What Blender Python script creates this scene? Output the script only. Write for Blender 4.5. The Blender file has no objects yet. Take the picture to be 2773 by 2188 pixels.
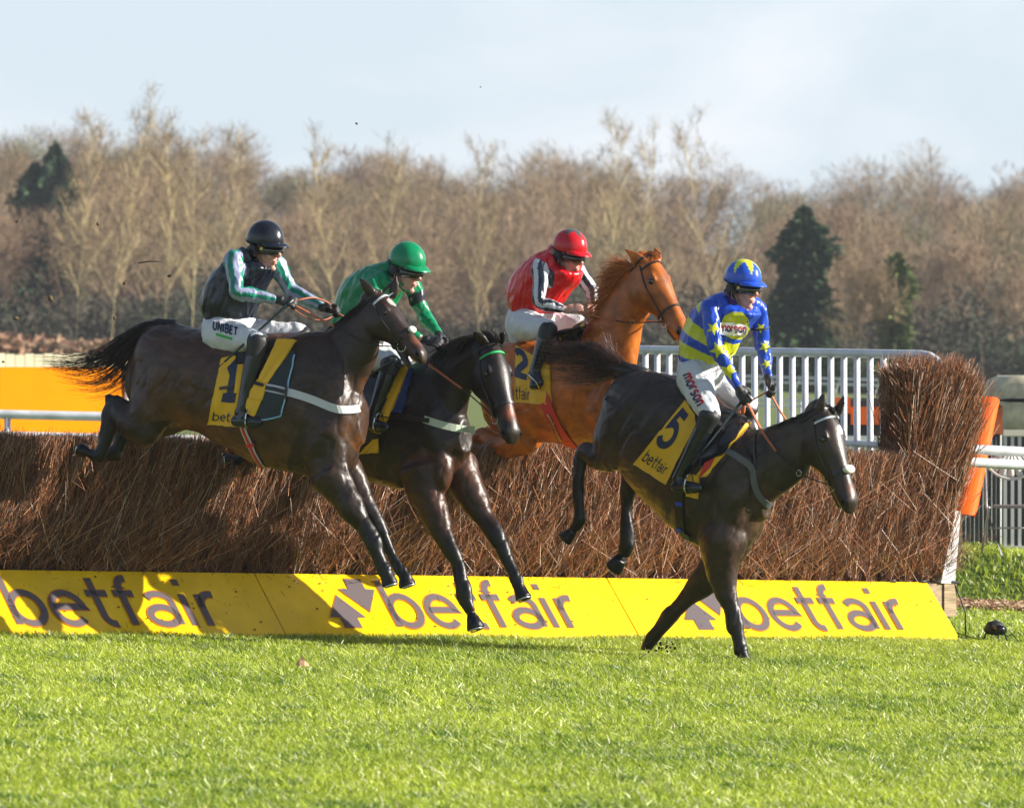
import bpy, bmesh, math, random
import numpy as np
from mathutils import Vector, Matrix
from mathutils.bvhtree import BVHTree
from mathutils.kdtree import KDTree

R = math.radians
random.seed(7)
RNG = np.random.default_rng(11)
scene = bpy.context.scene
COL = scene.collection

# ------------------------------------------------------------------ camera, sky, sun, exposure
F = 14755.0            # focal length in photo pixels (photo 2773 x 2188)
CX, HY = 1386.5, 986.0  # principal column, horizon row
CAMZ = 2.0
cam_d = bpy.data.cameras.new('camera')
cam = bpy.data.objects.new('camera', cam_d)
COL.objects.link(cam)
cam.location = (0, 0, CAMZ)
cam.rotation_euler = (R(90), 0, 0)
cam_d.sensor_width = 36.0
cam_d.lens = 36.0 * F / 2773.0
cam_d.shift_y = -(1094.0 - HY) / 2773.0
cam_d.clip_start = 1.0
cam_d.clip_end = 3000.0
cam_d.dof.use_dof = True
cam_d.dof.focus_distance = 37.8
cam_d.dof.aperture_fstop = 5.6
scene.camera = cam

SUN_EL, SUN_DIR = R(23), Vector((0.99, -0.08, 0)).normalized()
world = bpy.data.worlds.new('World')
scene.world = world
world.use_nodes = True
nt = world.node_tree
nt.nodes.clear()
out = nt.nodes.new('ShaderNodeOutputWorld')
bg = nt.nodes.new('ShaderNodeBackground')
sky = nt.nodes.new('ShaderNodeTexSky')
sky.sky_type = 'NISHITA'
sky.sun_disc = False
sky.sun_elevation = SUN_EL
sky.sun_rotation = math.atan2(SUN_DIR.x, SUN_DIR.y)
sky.air_density = 1.0
sky.dust_density = 0.6
sky.ozone_density = 2.2
tc = nt.nodes.new('ShaderNodeTexCoord')
mp = nt.nodes.new('ShaderNodeMapping')
mp.inputs['Scale'].default_value = (9, 9, 20)
mp.inputs['Location'].default_value = (3.1, 0.4, 0.35)
ns = nt.nodes.new('ShaderNodeTexNoise')
ns.inputs['Scale'].default_value = 1.3
ns.inputs['Detail'].default_value = 6
ns.inputs['Roughness'].default_value = 0.5
ns.inputs['Distortion'].default_value = 0.3
cr = nt.nodes.new('ShaderNodeMapRange')
cr.inputs['From Min'].default_value = 0.50
cr.inputs['From Max'].default_value = 0.72
cr.inputs['To Min'].default_value = 0.0
cr.inputs['To Max'].default_value = 0.62
mixc = nt.nodes.new('ShaderNodeMix')
mixc.data_type = 'RGBA'
mixc.inputs['B'].default_value = (8.9, 8.9, 9.2, 1)     # thin bright cloud
hz_ = nt.nodes.new('ShaderNodeMix'); hz_.data_type = 'RGBA'    # pale winter air mixed into the clear sky
hz_.inputs['Factor'].default_value = 0.82
hz_.inputs['B'].default_value = (6.6, 7.6, 8.6, 1)
nt.links.new(tc.outputs['Generated'], mp.inputs['Vector'])
nt.links.new(mp.outputs['Vector'], ns.inputs['Vector'])
nt.links.new(ns.outputs['Fac'], cr.inputs['Value'])
mu_ = nt.nodes.new('ShaderNodeMath'); mu_.operation = 'MULTIPLY'
sz_ = nt.nodes.new('ShaderNodeSeparateXYZ'); nt.links.new(tc.outputs['Generated'], sz_.inputs[0])
def by_height(a, b):     # pale near the horizon, clear blue overhead
    r_ = nt.nodes.new('ShaderNodeMapRange'); r_.interpolation_type = 'SMOOTHSTEP'
    r_.inputs['From Min'].default_value = 0.07; r_.inputs['From Max'].default_value = 0.5
    r_.inputs['To Min'].default_value = a; r_.inputs['To Max'].default_value = b
    nt.links.new(sz_.outputs['Z'], r_.inputs['Value']); return r_.outputs['Result']
nt.links.new(by_height(0.82, 0.1), hz_.inputs['Factor'])
nt.links.new(sky.outputs['Color'], hz_.inputs['A'])
nt.links.new(hz_.outputs['Result'], mixc.inputs['A'])
nt.links.new(cr.outputs['Result'], mu_.inputs[0]); nt.links.new(by_height(1.0, 0.25), mu_.inputs[1]); nt.links.new(mu_.outputs[0], mixc.inputs['Factor'])
nt.links.new(mixc.outputs['Result'], bg.inputs['Color'])
bg.inputs['Strength'].default_value = 0.056
nt.links.new(bg.outputs['Background'], out.inputs['Surface'])

sun_d = bpy.data.lights.new('sun', 'SUN')
sun_d.energy = 5.0
sun_d.angle = R(0.5)
sun_d.color = (1.0, 0.93, 0.82)
sun = bpy.data.objects.new('sun', sun_d)
COL.objects.link(sun)
to_sun = Vector((SUN_DIR.x * math.cos(SUN_EL), SUN_DIR.y * math.cos(SUN_EL), math.sin(SUN_EL)))
sun.rotation_euler = to_sun.to_track_quat('Z', 'Y').to_euler()
sun.location = (20, 20, 30)
scene.view_settings.view_transform = 'Standard'
scene.view_settings.look = 'None'
scene.view_settings.exposure = 1.1
scene.view_settings.gamma = 1.0
try:
    scene.cycles.use_denoising = True
    scene.cycles.max_bounces = 6
    scene.cycles.transparent_max_bounces = 6
except Exception:
    pass

# ------------------------------------------------------------------ helpers: geometry of the view
CAM = Vector((0, 0, CAMZ))
def ray(px, py):
    return Vector(((px - CX) / F, 1.0, -(py - HY) / F))
def P(px, py, Y):
    return CAM + ray(px, py) * Y
def smooth01(t):
    t = np.clip(t, 0, 1)
    return t * t * (3 - 2 * t)
def ground_z(X, Y):
    near = 0.007 - 0.045 * np.clip(X, -12, 12)
    far = 1.35 - 0.052 * np.clip(X, -60, 30)
    s = smooth01((np.asarray(Y, float) - 50) / 200.0)
    hill = smooth01((np.asarray(Y, float) - 325) / 130.0) * 10.5
    Yf = np.asarray(Y, float)
    bank = .46 * smooth01((Yf - 49.0) / .7) * smooth01((np.asarray(X, float) - 3.35) / .5) * (1 - smooth01((Yf - 58) / 8))
    return near * (1 - s) + far * s + hill + bank

# ------------------------------------------------------------------ helpers: objects
def empty(name, label=None, cat=None, loc=(0, 0, 0), group=None, kind=None):
    o = bpy.data.objects.new(name, None)
    COL.objects.link(o)
    o.location = loc
    o.empty_display_size = 0.1
    tag(o, label, cat, group, kind)
    return o
def tag(o, label=None, cat=None, group=None, kind=None):
    if label: o['label'] = label
    if cat: o['category'] = cat
    if group: o['group'] = group
    if kind: o['kind'] = kind
    return o
def mesh_np(name, verts, faces, mat, parent=None, smooth=False, col=None, origin=None):
    """verts Nx3 world coordinates, faces: (M x k array) or a list of such arrays / lists"""
    verts = np.asarray(verts, dtype=np.float32).reshape(-1, 3)
    if parent is not None:
        verts = verts - np.array(parent_world(parent), dtype=np.float32)
    elif origin is not None:
        verts = verts - np.array(origin, dtype=np.float32)
    me = bpy.data.meshes.new(name)
    if isinstance(faces, np.ndarray):
        faces = [faces]
    elif len(faces) and not isinstance(faces[0], np.ndarray):
        me.from_pydata([tuple(v) for v in verts.tolist()], [], [tuple(f) for f in faces])
        faces = None
    if faces is not None:
        loops = np.concatenate([f.ravel() for f in faces]).astype(np.int32)
        tot = np.concatenate([np.full(len(f), f.shape[1], dtype=np.int32) for f in faces])
        start = np.concatenate([[0], np.cumsum(tot)[:-1]]).astype(np.int32)
        me.vertices.add(len(verts)); me.loops.add(len(loops)); me.polygons.add(len(tot))
        me.vertices.foreach_set('co', verts.ravel())
        me.loops.foreach_set('vertex_index', loops)
        me.polygons.foreach_set('loop_start', start)
        me.polygons.foreach_set('loop_total', tot)
        me.update(calc_edges=True)
        me.validate()
    if col is not None:
        ca = me.color_attributes.new('col', 'FLOAT_COLOR', 'POINT')
        c4 = np.ones((len(me.vertices), 4), dtype=np.float32)
        c4[:, :3] = col
        ca.data.foreach_set('color', c4.ravel())
    if smooth:
        me.polygons.foreach_set('use_smooth', np.ones(len(me.polygons), dtype=bool))
    me.materials.append(mat)
    o = bpy.data.objects.new(name, me)
    COL.objects.link(o)
    if parent is not None:
        o.parent = parent
    elif origin is not None:
        o.location = origin
    return o
def parent_world(p):
    v = Vector((0, 0, 0))
    while p is not None:
        v += Vector(p.location)
        p = p.parent
    return v

class MB:
    """collects boxes, tubes, lofts into one mesh"""
    def __init__(s):
        s.v = []; s.f = []; s.c = []; s.cur = None
    def add(s, vs, fs):
        b = len(s.v)
        s.v += [tuple(v) for v in vs]
        s.f += [tuple(i + b for i in f) for f in fs]
        if s.cur is not None:
            s.c += [s.cur] * len(vs)
        return s
    def box(s, c, ax, ay, az):
        """centre and three half-axis vectors"""
        c, ax, ay, az = map(Vector, (c, ax, ay, az))
        vs = [c + ax * i + ay * j + az * k for i in (-1, 1) for j in (-1, 1) for k in (-1, 1)]
        fs = [(0, 1, 3, 2), (4, 6, 7, 5), (0, 4, 5, 1), (2, 3, 7, 6), (0, 2, 6, 4), (1, 5, 7, 3)]
        return s.add(vs, fs)
    def loft(s, rings, cap=True):
        n = len(rings[0])
        vs = [p for r in rings for p in r]
        fs = []
        for i in range(len(rings) - 1):
            for j in range(n):
                k = (j + 1) % n
                fs.append((i * n + j, i * n + k, (i + 1) * n + k, (i + 1) * n + j))
        if cap:
            fs.append(tuple(range(n - 1, -1, -1)))
            fs.append(tuple((len(rings) - 1) * n + j for j in range(n)))
        return s.add(vs, fs)
    def tube(s, pts, r, n=8, flat=1.0, up=None, taper=None):
        pts = [Vector(p) for p in pts]
        rings = []
        for i, p in enumerate(pts):
            t = (pts[min(i + 1, len(pts) - 1)] - pts[max(i - 1, 0)])
            if t.length < 1e-9: t = Vector((0, 0, 1))
            t.normalize()
            u = Vector(up) if up is not None else (Vector((0, 0, 1)) if abs(t.z) < 0.9 else Vector((0, 1, 0)))
            a = t.cross(u)
            if a.length < 1e-6: a = t.cross(Vector((1, 0, 0)))
            a.normalize(); b = a.cross(t).normalized()
            rr = r[i] if isinstance(r, (list, tuple)) else r
            rings.append([p + a * (rr * math.cos(2 * math.pi * j / n)) + b * (rr * flat * math.sin(2 * math.pi * j / n)) for j in range(n)])
        return s.loft(rings)
    def ell(s, c, A, B, C, nu=12, nv=8, zmin=-1.0):
        c, A, B, C = map(Vector, (c, A, B, C))
        rings = []
        for i in range(nv + 1):
            th = math.pi * (i / nv) * 0.998 + 0.003
            z = math.cos(th); q = math.sin(th)
            if z < zmin:
                z = zmin; q = math.sqrt(max(0, 1 - z * z))
                rings.append([c + A * (q * math.cos(2 * math.pi * j / nu)) + B * (q * math.sin(2 * math.pi * j / nu)) + C * z for j in range(nu)])
                break
            rings.append([c + A * (q * math.cos(2 * math.pi * j / nu)) + B * (q * math.sin(2 * math.pi * j / nu)) + C * z for j in range(nu)])
        return s.loft(rings)
    def build(s, name, mat, parent=None, smooth=True, origin=None):
        return mesh_np(name, s.v, s.f, mat, parent, smooth, np.array(s.c) if s.c else None, origin)

def catmull(arr, sub):
    arr = np.asarray(arr, float)
    n = len(arr)
    out = []
    for i in range(n - 1):
        p0, p1, p2, p3 = arr[max(i - 1, 0)], arr[i], arr[i + 1], arr[min(i + 2, n - 1)]
        for k in range(sub):
            t = k / sub
            out.append(0.5 * ((2 * p1) + (-p0 + p2) * t + (2 * p0 - 5 * p1 + 4 * p2 - p3) * t * t + (-p0 + 3 * p1 - 3 * p2 + p3) * t ** 3))
    out.append(arr[-1])
    return np.array(out)

# ------------------------------------------------------------------ helpers: materials
MATS = {}
def mat(name, color=(0.5, 0.5, 0.5), rough=0.6, spec=0.5, metal=0.0, bump=0.0, bscale=50.0, var=0.0, vscale=8.0, attr=False,
        sheen=0.0, coat=0.0, stretch=None, trans=0.0, bdist=0.01, vardark=0.5):
    if name in MATS: return MATS[name]
    m = bpy.data.materials.new(name)
    m.use_nodes = True
    t = m.node_tree
    b = t.nodes['Principled BSDF']
    b.inputs['Base Color'].default_value = (*color, 1)
    b.inputs['Roughness'].default_value = rough
    b.inputs['Specular IOR Level'].default_value = spec
    b.inputs['Metallic'].default_value = metal
    if sheen: b.inputs['Sheen Weight'].default_value = sheen
    if coat: b.inputs['Coat Weight'].default_value = coat; b.inputs['Coat Roughness'].default_value = 0.25
    src = None
    co = t.nodes.new('ShaderNodeTexCoord')
    if attr:
        a = t.nodes.new('ShaderNodeAttribute'); a.attribute_name = 'col'
        src = a.outputs['Color']
    if var > 0:
        n = t.nodes.new('ShaderNodeTexNoise'); n.inputs['Scale'].default_value = vscale; n.inputs['Detail'].default_value = 5
        vec = co.outputs['Object']
        if stretch:
            mpn = t.nodes.new('ShaderNodeMapping'); mpn.inputs['Scale'].default_value = stretch
            t.links.new(vec, mpn.inputs['Vector']); vec = mpn.outputs['Vector']
        t.links.new(vec, n.inputs['Vector'])
        mr = t.nodes.new('ShaderNodeMapRange'); mr.inputs['From Min'].default_value = 0.3; mr.inputs['From Max'].default_value = 0.7
        mr.inputs['To Min'].default_value = 1 - var * vardark * 2; mr.inputs['To Max'].default_value = 1 + var * (1 - vardark) * 2
        t.links.new(n.outputs['Fac'], mr.inputs['Value'])
        mx = t.nodes.new('ShaderNodeVectorMath'); mx.operation = 'SCALE'
        if src is not None: t.links.new(src, mx.inputs[0])
        else: mx.inputs[0].default_value = color
        t.links.new(mr.outputs['Result'], mx.inputs['Scale'])
        src = mx.outputs['Vector']
    if src is not None: t.links.new(src, b.inputs['Base Color'])
    if bump > 0:
        n = t.nodes.new('ShaderNodeTexNoise'); n.inputs['Scale'].default_value = bscale; n.inputs['Detail'].default_value = 4
        vec = co.outputs['Object']
        if stretch:
            mpn = t.nodes.new('ShaderNodeMapping'); mpn.inputs['Scale'].default_value = stretch
            t.links.new(vec, mpn.inputs['Vector']); vec = mpn.outputs['Vector']
        t.links.new(vec, n.inputs['Vector'])
        bp = t.nodes.new('ShaderNodeBump'); bp.inputs['Strength'].default_value = bump; bp.inputs['Distance'].default_value = bdist
        t.links.new(n.outputs['Fac'], bp.inputs['Height'])
        t.links.new(bp.outputs['Normal'], b.inputs['Normal'])
    if trans > 0:
        tr = t.nodes.new('ShaderNodeBsdfTranslucent')
        if src is not None: t.links.new(src, tr.inputs['Color'])
        else: tr.inputs['Color'].default_value = (*color, 1)
        ms = t.nodes.new('ShaderNodeMixShader'); ms.inputs['Fac'].default_value = trans
        o = t.nodes['Material Output']
        t.links.new(b.outputs['BSDF'], ms.inputs[1]); t.links.new(tr.outputs['BSDF'], ms.inputs[2])
        t.links.new(ms.outputs['Shader'], o.inputs['Surface'])
    MATS[name] = m
    return m

# strands: many thin polygons in one array mesh
def strands(starts, mids, ends, w0, w1, sides=3):
    """N two-segment prisms (3-sided), tapering; returns verts, faces"""
    starts, mids, ends = (np.asarray(a, float) for a in (starts, mids, ends))
    N = len(starts)
    d = ends - starts
    d /= np.linalg.norm(d, axis=1, keepdims=True) + 1e-9
    rnd = RNG.normal(size=(N, 3))
    a = np.cross(d, rnd); a /= np.linalg.norm(a, axis=1, keepdims=True) + 1e-9
    b = np.cross(d, a)
    w0 = np.broadcast_to(np.asarray(w0, float).reshape(-1, 1), (N, 1)); w1 = np.broadcast_to(np.asarray(w1, float).reshape(-1, 1), (N, 1))
    if sides == 2:      # flat two-segment blade
        V = np.stack([starts - a * w0, starts + a * w0, mids - a * (w0 * .7 + w1 * .3), mids + a * (w0 * .7 + w1 * .3), ends - a * w1, ends + a * w1], axis=1)
        base = np.arange(N)[:, None] * 6
        f = np.array([[0, 1, 3, 2], [2, 3, 5, 4]])
        faces = (base[:, None, :] + f[None]).reshape(-1, 4)
        return V.reshape(-1, 3), faces, 6
    rings = []
    for c, w in ((starts, w0), (mids, (w0 + w1) / 2), (ends, w1)):
        for k in range(3):
            an = 2 * math.pi * k / 3
            rings.append(c + a * w * math.cos(an) + b * w * math.sin(an))
    V = np.stack(rings, axis=1)
    base = np.arange(N)[:, None] * 9
    f = []
    for r in range(2):
        for k in range(3):
            k2 = (k + 1) % 3
            f.append([r * 3 + k, r * 3 + k2, (r + 1) * 3 + k2, (r + 1) * 3 + k])
    faces = (base[:, None, :] + np.array(f)[None]).reshape(-1, 4)
    return V.reshape(-1, 3), faces, 9

# ------------------------------------------------------------------ stroke lettering
def arc(cx, cy, rx, ry, a0, a1, n=14):
    return [(cx + rx * math.cos(R(a0 + (a1 - a0) * i / n)), cy + ry * math.sin(R(a0 + (a1 - a0) * i / n))) for i in range(n + 1)]
GL = {
 'b': (.74, [[(0, 1.0), (0, 0)], arc(.31, .34, .31, .32, 178, -182, 26)]),
 'e': (.74, [[(.02, .37), (.62, .37)] + arc(.31, .34, .31, .32, 6, 318, 24)]),
 't': (.47, [[(.14, .98), (.14, .22)] + arc(.32, .2, .18, .18, 180, 280, 8), [(-.04, .66), (.4, .66)]]),
 'f': (.45, [[(.14, 0), (.14, .78)] + arc(.32, .78, .18, .2, 180, 80, 8), [(-.04, .66), (.38, .66)]]),
 'a': (.72, [arc(.3, .48, .26, .18, 150, 0, 12) + [(.56, .02)], arc(.28, .2, .28, .18, 30, 390, 22)]),
 'i': (.24, [[(.02, 0), (.02, .66)], [(.02, .84), (.02, .97)]]),
 'r': (.46, [[(.02, 0), (.02, .66)], [(.02, .38)] + arc(.28, .4, .26, .26, 170, 75, 8)]),
 'm': (.98, [[(.02, 0), (.02, .68)], arc(.24, .42, .2, .24, 180, 0, 10) + [(.44, 0)], arc(.66, .42, .2, .24, 180, 0, 10) + [(.86, 0)]]),
 'o': (.72, [arc(.31, .34, .28, .32, 0, 360, 22)]),
 's': (.6, [arc(.25, .5, .22, .16, 40, 250, 10) + arc(.25, .17, .22, .17, 80, -140, 10)]),
 'n': (.62, [[(.02, 0), (.02, .68)], arc(.26, .4, .22, .26, 180, 0, 10) + [(.48, 0)]]),
 'U': (.8, [[(.05, 1), (.05, .3)] + arc(.33, .3, .28, .28, 180, 360, 12) + [(.61, 1)]]),
 'N': (.8, [[(.05, 0), (.05, .98), (.6, .02), (.6, 1)]]),
 'I': (.28, [[(.05, 0), (.05, 1)]]),
 'B': (.74, [[(.05, 0), (.05, .98), (.35, .98)] + arc(.35, .76, .2, .22, 90, -90, 8) + [(.05, .53)], [(.3, .53)] + arc(.35, .28, .24, .26, 90, -90, 8) + [(.05, .02)]]),
 'E': (.66, [[(.52, .98), (.05, .98), (.05, .02), (.52, .02)], [(.05, .52), (.46, .52)]]),
 'T': (.66, [[(.28, 0), (.28, .98)], [(-.02, .95), (.58, .95)]]),
 '5': (.7, [[(.55, .95), (.14, .95), (.1, .54)] + arc(.28, .32, .28, .3, 110, -150, 16)]),
 '1': (.5, [[(.08, .78), (.3, .95), (.3, .06)], [(.05, .06), (.55, .06)]]),
 '2': (.7, [arc(.28, .7, .24, .25, 160, -30, 12) + [(.04, .05), (.56, .05)]]),
}
def text_quads(s, w=.11, sub=.12):
    """returns list of quads (4 (x,y) points) and the total width; em = ascender height"""
    quads = []; x0 = 0
    for ch in s:
        adv, strokes = GL[ch]
        for st in strokes:
            pts = [(x0 + p[0], p[1]) for p in st]
            fine = [pts[0]]
            for a, b in zip(pts, pts[1:]):
                L = math.hypot(b[0] - a[0], b[1] - a[1]); k = max(1, int(L / sub))
                fine += [(a[0] + (b[0] - a[0]) * i / k, a[1] + (b[1] - a[1]) * i / k) for i in range(1, k + 1)]
            L = []; Rr = []
            for i, p in enumerate(fine):
                q0 = fine[max(i - 1, 0)]; q1 = fine[min(i + 1, len(fine) - 1)]
                d0 = (p[0] - q0[0], p[1] - q0[1]) if i else (q1[0] - p[0], q1[1] - p[1])
                d1 = (q1[0] - p[0], q1[1] - p[1]) if i < len(fine) - 1 else d0
                n0 = math.hypot(*d0) or 1; n1 = math.hypot(*d1) or 1
                d0 = (d0[0] / n0, d0[1] / n0); d1 = (d1[0] / n1, d1[1] / n1)
                t = (d0[0] + d1[0], d0[1] + d1[1]); tn = math.hypot(*t) or 1; t = (t[0] / tn, t[1] / tn)
                cosn = max(.5, t[0] * d0[0] + t[1] * d0[1])
                k = w / 2 / cosn
                L.append((p[0] - t[1] * k, p[1] + t[0] * k)); Rr.append((p[0] + t[1] * k, p[1] - t[0] * k))
            for i in range(len(fine) - 1):
                quads.append((L[i], Rr[i], Rr[i + 1], L[i + 1]))
        x0 += adv + .1
    return quads, x0 - .1
def star_pts(cx, cy, r, rot=90, n=5, inner=.42):
    return [(cx + r * (1 if i % 2 == 0 else inner) * math.cos(R(rot + 180 * i / n)), cy + r * (1 if i % 2 == 0 else inner) * math.sin(R(rot + 180 * i / n))) for i in range(2 * n)]
# ================================================================== THE SETTING
TH = R(39)
FD = Vector((math.cos(TH), math.sin(TH), 0))       # along the fence, to the right and away
FN = Vector((math.sin(TH), -math.cos(TH), 0))      # landing side normal, towards the camera and right
FO = Vector((0, 40, 0))
def fz(f, n=0):
    p = FO + FD * f + FN * n
    return float(ground_z(p.x, p.y))
def FP(f, n, h):
    """point by distance along the fence, distance out from its front and height over the turf"""
    p = FO + FD * f + FN * n
    return Vector((p.x, p.y, float(ground_z(p.x, p.y)) + h))
def f_at(px, n, py=None):
    """fence coordinate f seen at photo column px for offset n"""
    k = (px - CX) / F
    # (f cos + n sin) = k (40 + f sin - n cos)
    return (k * (40 - n * math.cos(TH)) - n * math.sin(TH)) / (math.cos(TH) - k * math.sin(TH))

# ---- ground
def grid_ground(name, xs, ys, m, kind='structure', dz=0.0, noise=0.0):
    X, Y = np.meshgrid(xs, ys)
    Z = ground_z(X, Y) + dz
    if noise:
        Z = Z + noise * (np.sin(X * 3.1 + Y * 1.7) * np.cos(Y * 2.3 - X * 1.1) + .6 * np.sin(X * 7.3 - Y * 4.1))
    V = np.stack([X, Y, Z], -1).reshape(-1, 3)
    nx, ny = len(xs), len(ys)
    i = np.arange(nx - 1)[None] + nx * np.arange(ny - 1)[:, None]
    fc = np.stack([i, i + 1, i + nx + 1, i + nx], -1).reshape(-1, 4)
    o = mesh_np(name, V, fc, m, smooth=True)
    tag(o, kind=kind)
    return o
mt_ground = mat('turf', (0.09, 0.14, 0.025), rough=0.9, spec=0.2, var=0.6, vscale=1.4, bump=0.9, bscale=30, bdist=0.03)
ys = np.concatenate([np.linspace(8, 48.7, 80), np.linspace(48.9, 50.1, 8), np.linspace(50.5, 60, 18), np.linspace(62, 320, 60), np.linspace(325, 520, 50), np.linspace(560, 1600, 12)])
xs = np.concatenate([np.linspace(-700, -80, 10), np.linspace(-72, -14, 12), np.linspace(-12, 12, 49), np.linspace(14, 72, 12), np.linspace(80, 700, 10)])
# the far part carries winter field and leaf litter colours
m = mt_ground
t = m.node_tree
geo = t.nodes.new('ShaderNodeNewGeometry'); sep = t.nodes.new('ShaderNodeSeparateXYZ')
t.links.new(geo.outputs['Position'], sep.inputs[0])
def rng(a, b):
    r_ = t.nodes.new('ShaderNodeMapRange'); r_.inputs['From Min'].default_value = a; r_.inputs['From Max'].default_value = b
    t.links.new(sep.outputs['Y'], r_.inputs['Value']); return r_.outputs['Result']
bs = t.nodes['Principled BSDF']; old = bs.inputs['Base Color'].links[0].from_socket
def mixcol(a, colr, fac):
    x = t.nodes.new('ShaderNodeMix'); x.data_type = 'RGBA'
    t.links.new(a, x.inputs['A']); x.inputs['B'].default_value = (*colr, 1); t.links.new(fac, x.inputs['Factor']); return x.outputs['Result']
c1 = mixcol(old, (0.13, 0.16, 0.05), rng(46, 120))
c2 = mixcol(c1, (0.12, 0.085, 0.06), rng(290, 325))
t.links.new(c2, bs.inputs['Base Color'])
grid_ground('ground', xs, ys, mt_ground)

# ---- grass blades on the near turf
def grass(name, N, xr, yr, hgt, wid, cols, seed, clump=1.0):
    g = np.random.default_rng(seed)
    # rows thinner with distance
    Y = yr[0] + (yr[1] - yr[0]) * g.random(N)
    half = Y * 1386.5 / F + 1.3
    X = (g.random(N) * 2 - 1) * half if xr is None else xr[0] + (xr[1] - xr[0]) * g.random(N)
    # nothing under the apron and fence
    dx, dy = X - FO.x, Y - FO.y
    nn = dx * FN.x + dy * FN.y
    ff = dx * FD.x + dy * FD.y
    keep = ~((nn < 0.44) & (nn > -3.2) & (ff < 4.6)) & ~((X > 3.5) & (Y > 47.6) & (Y < 48.9))
    X, Y = X[keep], Y[keep]; N = len(X)
    Z = ground_z(X, Y) - 0.004
    # patches of longer / shorter turf
    pn = (np.sin(X * 2.1 + 1.3 * np.sin(Y * .9)) * np.sin(Y * 1.6 + 1.7 * np.sin(X * .8)) + .6 * np.sin(X * 5.1 + Y * 2.3) * np.sin(Y * 3.7 - X * 2.2))
    pn = pn / 1.6
    pn2 = .6 * np.sin(X * 1.7 + 2 + np.sin(Y * 1.1)) * np.sin(Y * 1.3 + X * 1.4) + .3 + .5 * (np.sin(X * 9 + 3 * np.sin(Y * 4)) * np.sin(Y * 7.1) > .5)
    h = hgt * (0.6 + .7 * g.random(N)) * (1 + .35 * pn) * (1 + .5 * (g.random(N) < .04))
    lean = g.normal(0, .5, (N, 2)) + np.array([-.18, .05])
    s = np.stack([X, Y, Z], 1)
    e = s + np.stack([lean[:, 0] * h, lean[:, 1] * h, h], 1)
    md = s + (e - s) * .55 + np.stack([-lean[:, 0] * h * .18, -lean[:, 1] * h * .18, h * .05], 1)
    w = wid * (.7 + .6 * g.random(N))
    V, Fc, k = strands(s, md, e, w, w * .25, sides=2)
    c0, c1_, c2_ = (np.array(c) for c in cols)
    clod = np.sin(X * 6.1 + 3 * np.sin(Y * 1.9)) * np.sin(Y * 5.3 + 2.4 * np.sin(X * 2.7 + 1)) 
    mixv = np.clip(.60 + .30 * pn2 - .25 * pn - .65 * (clod > .72) + .36 * g.normal(size=N), 0, 1)[:, None]
    C = c0 * (1 - mixv) + c1_ * mixv
    dead = g.random(N) < .07
    C[dead] = c2_
    C *= (.55 + .75 * g.random(N))[:, None]
    cc = np.repeat(C, k, axis=0)
    root = np.tile(np.array([.55, .55, .9, .9, 1, 1]), N)[:, None]   # blade colour darkens towards the base
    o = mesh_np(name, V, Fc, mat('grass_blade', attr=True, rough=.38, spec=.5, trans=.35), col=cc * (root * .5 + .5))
    tag(o, 'short green turf grass growing on the landing side of the fence', 'grass', kind='stuff')
    return o
GC = ((0.10, 0.21, 0.014), (0.55, 0.64, 0.06), (0.80, 0.78, 0.48))
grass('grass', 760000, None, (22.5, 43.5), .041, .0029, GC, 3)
o = grass('rough_grass', 110000, (3.0, 7.4), (42.5, 62), .055, .005, GC, 4)
o['label'] = 'longer grass behind the right end of the fence'
# ---- mulch strip and raised bank on the right
mb = MB()
g = random.Random(3)
base = []
for i in range(4200):
    f_ = g.uniform(4.3, 8.2); n_ = g.gauss(-.05, .10) 
    X_ = g.uniform(3.6, 5.6); Y_ = 48.2 + g.uniform(-.7, .7)
    z_ = float(ground_z(X_, Y_)) + g.uniform(.02, .08)
    a = g.uniform(0, 6.28); l = g.uniform(.012, .03)
    c = g.choice([(.32, .18, .09), (.22, .11, .06), (.45, .3, .18), (.5, .38, .25)])
    mb.cur = c
    mb.box((X_, Y_, z_), (l * math.cos(a), l * math.sin(a), g.uniform(-.01, .01)), (-.009 * math.sin(a), .009 * math.cos(a), 0), (0, 0, .005))
mb.cur = None
o = mb.build('wood_chips', mat('chips', attr=True, rough=.9, var=.2, vscale=30), smooth=False)
tag(o, 'strip of brown wood chips beside the fence end', 'wood chips', kind='stuff')

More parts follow.
